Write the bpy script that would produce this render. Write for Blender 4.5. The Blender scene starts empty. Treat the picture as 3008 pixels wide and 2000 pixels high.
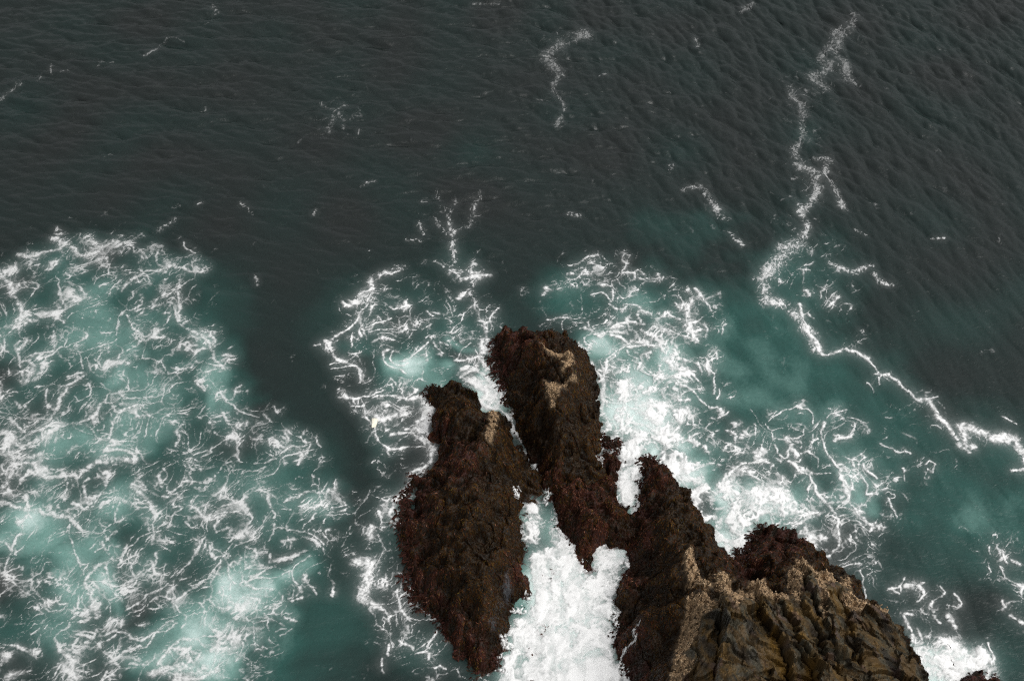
import math, random
import numpy as np
try:
    import bpy
except ImportError:
    bpy = None

# ------------------------------------------------------------------ camera, world, sun, exposure
CAM_H, PITCH, FPX = 50.0, math.radians(52.0), 4368.0
SUN_EL, SUN_AZ = math.radians(60), math.radians(105)      # azimuth measured from +y towards +x
if bpy:
    sc = bpy.context.scene
    cam = bpy.data.cameras.new('camera'); camo = bpy.data.objects.new('camera', cam)
    sc.collection.objects.link(camo); sc.camera = camo
    camo.location = (0, 0, CAM_H); camo.rotation_euler = (math.pi/2 - PITCH, 0, 0)
    cam.sensor_width = 36.0; cam.lens = 36.0*FPX/3008.0; cam.clip_start = 0.5; cam.clip_end = 9000
    w = bpy.data.worlds.new('World'); sc.world = w; w.use_nodes = True
    nt = w.node_tree; bg = nt.nodes['Background']
    sky = nt.nodes.new('ShaderNodeTexSky'); sky.sky_type = 'NISHITA'; sky.sun_disc = False
    sky.sun_elevation = SUN_EL; sky.sun_rotation = SUN_AZ; sky.dust_density = 6.0; sky.air_density = 1.0
    hs = nt.nodes.new('ShaderNodeHueSaturation'); hs.inputs['Saturation'].default_value = 0.12   # overcast: grey sky
    nt.links.new(sky.outputs[0], hs.inputs['Color']); nt.links.new(hs.outputs[0], bg.inputs['Color'])
    bg.inputs['Strength'].default_value = 0.15
    sl = bpy.data.lights.new('sun', 'SUN'); sl.energy = 0.7; sl.angle = math.radians(35); sl.color = (1, 0.97, 0.92)
    so = bpy.data.objects.new('sun', sl); sc.collection.objects.link(so)
    so.rotation_euler = (math.pi/2 - SUN_EL, 0, math.pi - SUN_AZ)
    sc.view_settings.view_transform = 'Standard'; sc.view_settings.look = 'None'
    sc.view_settings.exposure = 0.06; sc.view_settings.gamma = 1.0
    sc.cycles.filter_width = 1.2; sc.cycles.use_denoising = False; sc.cycles.max_bounces = 6; sc.cycles.transparent_max_bounces = 12

# ==FIELDS==
RNG = np.random.default_rng(7)
CP, SP = math.cos(PITCH), math.sin(PITCH)

def unproj(u, v, z=0.0):
    """picture point (3008 x 2000 frame) to the ground point at height z"""
    u = np.asarray(u, float); v = np.asarray(v, float)
    dx = (u-1504.0)/FPX; dy = (1000.0-v)/FPX
    Y = CP + dy*SP; Z = -SP + dy*CP
    t = (CAM_H-np.asarray(z, float))/(-Z)
    return dx*t, Y*t

def proj(x, y, z):
    zz = z-CAM_H
    d = y*CP - zz*SP
    return 1504.0 + FPX*x/d, 1000.0 - FPX*(y*SP + zz*CP)/d

def _tile(seed, n=1024, f0=128, bw=0.30):
    r = np.random.default_rng(seed)
    k = np.fft.fftfreq(n)*n; kk = np.hypot(k[:, None], k[None, :])
    F = np.fft.fft2(r.standard_normal((n, n)))*np.exp(-((kk/f0-0.75)/bw)**2)
    a = np.real(np.fft.ifft2(F)); return (a/a.std()).astype(np.float32)
TILES = [_tile(s) for s in range(11, 15)]

def noise(x, y, scale, k=0, ox=0.0, oy=0.0):
    """band limited noise, one feature about `scale` metres, unit variance"""
    t = TILES[k % 4]; n = t.shape[0]
    fx = (np.asarray(x, np.float32)/scale + np.float32(ox+37.3*k))*8.0
    fy = (np.asarray(y, np.float32)/scale + np.float32(oy+11.9*k))*8.0
    ix = np.floor(fx).astype(np.int32); iy = np.floor(fy).astype(np.int32)
    ax = fx-ix; ay = fy-iy; ix %= n; iy %= n; jx = (ix+1) % n; jy = (iy+1) % n
    return (t[iy, ix]*(1-ax)+t[iy, jx]*ax)*(1-ay)+(t[jy, ix]*(1-ax)+t[jy, jx]*ax)*ay

def fbm(x, y, scale, k=0, octv=4, gain=0.5):
    s = 0; a = 1.0; tot = 0
    for i in range(octv):
        s = s + a*noise(x, y, scale/(2.0**i), k+i, 5.7*i, 3.1*i); tot += a*a; a *= gain
    return s/math.sqrt(tot)

def sstep(a, b, x):
    t = np.clip((x-a)/(b-a), 0, 1); return t*t*(3-2*t)

def worley_edge(x, y, cell, seed=0):
    """distance-like field that is 0 on the borders of irregular cells"""
    r = np.random.default_rng(seed); n = 128
    jx = r.random((n, n)).astype(np.float32); jy = r.random((n, n)).astype(np.float32)
    X = np.asarray(x, np.float32)/cell; Y = np.asarray(y, np.float32)/cell
    cx = np.floor(X).astype(np.int32); cy = np.floor(Y).astype(np.int32)
    f1 = np.full(X.shape, 9, np.float32); f2 = f1.copy()
    for a in (-1, 0, 1):
        for b in (-1, 0, 1):
            qx = cx+a; qy = cy+b
            d = np.hypot(qx+jx[qy % n, qx % n]-X, qy+jy[qy % n, qx % n]-Y)
            f2 = np.minimum(f2, np.maximum(f1, d)); f1 = np.minimum(f1, d)
    return f2-f1

def worley_cell(X, Y, seed):
    """irregular cells: offset from the cell's centre and three random numbers of the cell"""
    r = np.random.default_rng(seed); n = 64; J = r.random((5, n, n))
    cx = np.floor(X).astype(int); cy = np.floor(Y).astype(int); best = np.full(X.shape, 9.0); out = [np.zeros(X.shape) for _ in range(5)]
    for a in (-1, 0, 1):
        for b in (-1, 0, 1):
            qx = cx+a; qy = cy+b; dx = X-qx-J[0][qy % n, qx % n]; dy = Y-qy-J[1][qy % n, qx % n]
            d = np.hypot(dx, dy); m = d < best; best = np.where(m, d, best)
            for k, v in enumerate((dx, dy, J[2][qy % n, qx % n], J[3][qy % n, qx % n], J[4][qy % n, qx % n])): out[k] = np.where(m, v, out[k])
    return out

def seg_dist(px, py, ax, ay, bx, by):
    vx, vy = bx-ax, by-ay; L = vx*vx+vy*vy+1e-12
    t = np.clip(((px-ax)*vx+(py-ay)*vy)/L, 0, 1)
    return np.hypot(px-ax-t*vx, py-ay-t*vy), t

def inside(px, py, poly):
    r = np.zeros(np.shape(px), bool); n = len(poly)
    for i in range(n):
        x1, y1 = poly[i]; x2, y2 = poly[(i+1) % n]
        if y1 == y2: continue
        c = ((y1 > py) != (y2 > py)) & (px < (x2-x1)*(py-y1)/(y2-y1)+x1)
        r ^= c
    return r

def blur(a, r):
    """three box blurs of radius r cells"""
    for _ in range(3):
        for ax in (0, 1):
            c = np.cumsum(np.pad(a, [(r+1, r) if i == ax else (0, 0) for i in (0, 1)], mode='edge'), axis=ax, dtype=np.float64)
            s = [slice(None)]*2; q = [slice(None)]*2; s[ax] = slice(2*r+1, None); q[ax] = slice(0, -(2*r+1))
            a = ((c[tuple(s)]-c[tuple(q)])/(2*r+1)).astype(np.float32)
    return a

# frames in which outlines were measured: (u0, v0, scale)
FR = dict(S=(0, 0, 1.0), L1=(0, 680, 3.92), L2=(500, 900, 3.92), L3=(0, 1040, 3.92), L4=(500, 1250, 3.92), L5=(0, 1400, 3.92),
          L6=(0, 1700, 3.932), L7=(500, 1600, 3.92), M1=(900, 780, 3.92), M2=(950, 1450, 2.85), R1=(1580, 720, 3.92),
          R2=(1700, 1050, 3.92), R3=(2100, 1100, 3.92), R4=(2100, 1450, 3.92), BR=(2300, 1150, 1.8446), T1=(0, 0, 1.568),
          T2=(1500, 0, 1.5643), C1=(1100, 900, 2.851), C2=(1100, 1400, 2.614), C3=(1700, 1300, 2.24), N=(2000, 1650, 4.48))
def P(fr, s):
    u0, v0, k = FR[fr]
    return [(u0+float(a.split(',')[0])/k, v0+float(a.split(',')[1])/k) for a in s.replace('>', ' ').split()]

# ------------------------------------------------------------------ sea grid
STEP = 0.03
GX = np.arange(-29.0, 29.0, STEP, dtype=np.float32); GY = np.arange(20.5, 64.5, STEP, dtype=np.float32)
X, Y = np.meshgrid(GX, GY)
U, V = proj(X, Y, 0.0); U = U.astype(np.float32); V = V.astype(np.float32)

# waves: directional spectrum over the whole grid, crests turning from across the view (left) to slanting (right)
def sea(direction, spread, seed, lo=0.18, hi=2.0, slope=2.6):
    ny, nx = X.shape; r = np.random.default_rng(seed)
    kx = np.fft.fftfreq(nx, STEP)*2*np.pi; ky = np.fft.fftfreq(ny, STEP)*2*np.pi
    KX, KY = np.meshgrid(kx, ky); K = np.hypot(KX, KY)+1e-6
    cosd = np.abs(KX*direction[0]+KY*direction[1])/K
    A = K**(-slope/2-0.5)*(cosd**spread+0.05)*np.exp(-(2*np.pi/K/hi)**4)*np.exp(-((lo*K/(2*np.pi))**2))
    F = np.fft.fft2(r.standard_normal((ny, nx)))*A
    h = np.real(np.fft.ifft2(F)); sl = np.sqrt((np.real(np.fft.ifft2(1j*KY*F))**2).mean()+(np.real(np.fft.ifft2(1j*KX*F))**2).mean())
    h = h/sl
    dx = np.real(np.fft.ifft2(-1j*KX/K*F))/sl; dy = np.real(np.fft.ifft2(-1j*KY/K*F))/sl
    return h.astype(np.float32), dx.astype(np.float32), dy.astype(np.float32)
n1 = np.array([0.16, 0.987]); n2 = np.array([0.80, 0.60])
wa = sea(n1, 5, 3); wb = sea(n2, 4, 4)
mixr = sstep(1500, 2500, U + 0.25*(1000-V))
amp = (0.080 + 0.220*sstep(1150, 150, V) + 0.03*mixr)
amp = amp*(1-0.35*sstep(900, 300, U)*sstep(900, 1100, V))
WH = amp*(wa[0]*np.sqrt(1-mixr)+wb[0]*np.sqrt(mixr)) 
WDX = amp*0.9*(wa[1]*np.sqrt(1-mixr)+wb[1]*np.sqrt(mixr))
WDY = amp*0.9*(wa[2]*np.sqrt(1-mixr)+wb[2]*np.sqrt(mixr))
fade = np.minimum(sstep(0, 1.5, X-GX[0])*sstep(0, 1.5, GX[-1]-X), sstep(0, 1.5, Y-GY[0])*sstep(0, 1.5, GY[-1]-Y)).astype(np.float32)
WH *= fade; WDX *= fade; WDY *= fade

# outline "u,v,z" (z = height of the rock's rim there), ridge points inside "u,v,z"
ROCKS = {
'tall': dict(out='''1465,985,0.5 1486,968,1.0 1538,966,1.3 1591,970,1.5 1626,968,1.5 1647,980,1.4 1672,986,1.2 1693,1005,0.9 1721,1040,0.7 1738,1075,0.5
 1745,1117,0.4 1751,1156,0.4 1752,1198,0.3 1761,1230,0.3 1768,1254,0.3 1765,1286,0.2 1756,1310,0.2 1752,1335,0.3 1763,1366,0.4 1782,1408,0.4 1760,1430,0.5 1690,1432,0.5
 1610,1425,0.4 1595,1398,0.3 1580,1368,0.2 1566,1345,0.3 1548,1325,0.2 1535,1307,0.1 1521,1279,0 1512,1244,0 1503,1216,0 1484,1190,0 1482,1172,0 1472,1140,0 1455,1100,0 1450,1065,0 1454,1023,0.1''',
 top='''1590,1030,2.3 1640,1040,2.2 1672,1062,2.5 1640,1130,2.7 1620,1200,2.5 1600,1290,1.7 1700,1330,1.5 1520,1080,1.1 1725,1150,1.6 1560,1150,1.7 1500,1040,0.8 1690,1230,2.0 1560,1240,1.2 1540,1010,1.5 1700,1080,1.9 1650,1390,0.9 1540,1180,1.1'''),
'left': dict(out='''1261,1131,0.5 1296,1128,0.9 1328,1124,1.2 1360,1131,1.3 1384,1137,1.2 1398,1160,0.8 1402,1188,0.5 1412,1205,0.4 1433,1216,0.5 1445,1205,0.9 1468,1209,0.8 1479,1223,0.4
 1489,1251,0.2 1503,1279,0.1 1516,1307,0.1 1530,1325,0.2 1552,1345,0.2 1556,1365,0.2 1575,1392,0.2 1588,1405,0.2 1596,1430,0.1 1600,1470,0 1570,1475,0 1544,1476,0 1536,1526,0 1540,1572,0 1555,1614,0 1548,1645,0 1532,1660,0
 1551,1695,0 1570,1744,0 1551,1767,0 1555,1790,0 1517,1805,0 1511,1832,0 1502,1870,0 1486,1905,0 1479,1947,0 1467,1974,0 1437,1997,0 1420,2040,0 1395,2040,0 1393,1993,0
 1378,1951,0 1340,1924,0 1309,1890,0 1282,1851,0 1267,1813,0 1229,1794,0 1210,1763,0 1185,1725,0 1188,1687,0 1190,1645,0 1182,1599,0 1167,1553,0 1172,1515,0 1170,1461,0 1177,1431,0
 1212,1394,0 1247,1387,0 1272,1366,0 1282,1338,0 1279,1314,0 1265,1293,0 1258,1268,0 1263,1237,0 1265,1209,0 1252,1181,0 1263,1152,0.2''',
 top='''1340,1185,1.9 1455,1255,1.9 1330,1260,1.6 1400,1300,1.8 1420,1400,2.1 1400,1500,2.4 1380,1600,2.5 1440,1650,2.1 1300,1500,1.5 1270,1620,1.1 1330,1750,1.4 1420,1750,1.7 1450,1850,1.0 1400,1910,.8 1290,1400,1.1 1240,1480,0.8 1480,1560,1.5 1500,1700,0.8 1500,1430,1.0 1290,1200,0.9 1250,1700,0.7'''),
'low': dict(out='''1770,1292,0.1 1780,1286,0.2 1793,1300,0.2 1812,1282,0.2 1822,1303,0.1 1831,1338,0 1829,1391,0 1820,1416,0 1809,1429,0 1820,1470,0 1838,1501,0.1 1856,1512,0.3 1858,1560,0.4 1850,1606,0.2 1838,1607,0.1 1808,1610,0 1773,1614,0 1754,1618,0
 1758,1645,0 1750,1668,0 1731,1695,0 1708,1668,0 1701,1637,0 1685,1610,0 1666,1591,0 1639,1576,0 1632,1538,0 1624,1507,0 1606,1470,0 1610,1440,0.1 1610,1415,0.3 1680,1415,0.5 1750,1415,0.5 1779,1405,0.3 1770,1373,0 1766,1330,0''',
 top='''1700,1490,1.1 1650,1460,.8 1730,1560,.9 1800,1550,0.9 1800,1345,1.1 1798,1400,1.1 1725,1640,.5 1790,1480,.7 1680,1550,.6'''),
'ridge': dict(out='''1887,1358,0 1895,1345,0 1912,1350,0.2 1932,1362,0.3 1954,1360,0.4 1963,1380,0.4 1986,1403,0.4 2004,1429,0.4 2021,1456,0.4 2035,1483,0.4 2057,1501,0.5 2070,1523,0.5 2079,1550,0.5 2097,1581,0.5 2115,1604,0.5 2138,1626,0.4
 2160,1641,0.3 2178,1630,0.2 2200,1616,0.2 2216,1592,0.3 2234,1568,0.4 2267,1546,0.7 2298,1550,0.8 2325,1558,0.8 2352,1577,0.8 2379,1599,0.8 2410,1626,0.9 2432,1644,1.0 2459,1671,1.3 2495,1684,1.7 2521,1706,2.0 2537,1737,2.2
 2539,1755,2.2 2562,1769,2.4 2588,1800,2.8 2629,1836,3.4 2655,1867,3.9 2673,1898,4.3 2696,1943,5.0 2709,1970,5.4 2722,2000,5.8 2760,2080,7 2790,2200,9 1760,2200,0 1820,2080,0 1828,1996,0 1834,1970,0 1805,1925,0 1798,1889,0 1807,1849,0 1800,1827,0
 1807,1804,0 1798,1782,0 1798,1746,0 1809,1724,0 1818,1702,0 1829,1675,0 1834,1639,0 1849,1610,0.1 1852,1560,0.3 1856,1512,0.2 1868,1496,0 1876,1447,0 1880,1412,0 1886,1380,0''',
 top='''1940,1400,1.0 1980,1470,1.8 2010,1560,2.2 2040,1640,2.8 2040,1720,3.4 2100,1720,3.4 2140,1690,2.2 2180,1710,2.8 2220,1690,2.0 2260,1640,1.6 2300,1600,1.5 2330,1680,2.2 2370,1650,3.0 2370,1720,3.9 2230,1735,3.6 2300,1750,3.5 2440,1720,3.0 2500,1760,3.2
 2150,1800,4.7 2300,1830,4.9 2450,1820,4.4 2100,1900,5.2 2250,1950,6.2 2400,1920,5.9 2550,1900,5.4 2620,1950,5.9 2480,2000,6.9 2300,2050,7.6 2050,1980,4.7 2100,2100,7.2 2500,2130,9 1920,1700,1.8 1950,1620,1.9 1900,1550,1.0 1930,1800,2.2 1980,1860,2.8 1890,1900,1.6 1940,1960,2.6 1870,1680,.8 1900,2100,2.0 1990,1780,2.9 1970,1700,2.5'''),
'awash': dict(out='2800,2090,0 2818,1996,0 2842,1974,0.2 2875,1976,0.3 2902,1981,0.2 2925,2000,0 2950,2090,0', top='2870,2000,0.6 2870,2060,0.8'),
'dark': dict(out='2782,1900,0 2800,1896,0.1 2812,1918,0 2814,1960,0 2806,1985,0 2790,1988,0 2784,1950,0 2788,1925,0', top='2800,1930,0.25 2798,1965,0.2'),
'stone_a': dict(out='1602,1684,0 1614,1680,0 1620,1700,0 1614,1722,0 1604,1716,0', top='1611,1702,0.22'),
'stone_b': dict(out='1548,1862,0 1580,1850,0 1592,1826,0 1598,1850,0 1592,1875,0 1566,1874,0', top='1586,1858,0.25'),
'stone_c': dict(out='1548,1902,0 1566,1898,0 1585,1912,0 1588,1930,0 1572,1920,0 1566,1946,0 1548,1925,0', top='1563,1912,0.22'),
'stone_d': dict(out='1556,1990,0 1585,1975,0 1590,2000,0 1575,2040,0 1545,2040,0', top='1572,2010,0.3'),
}

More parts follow.
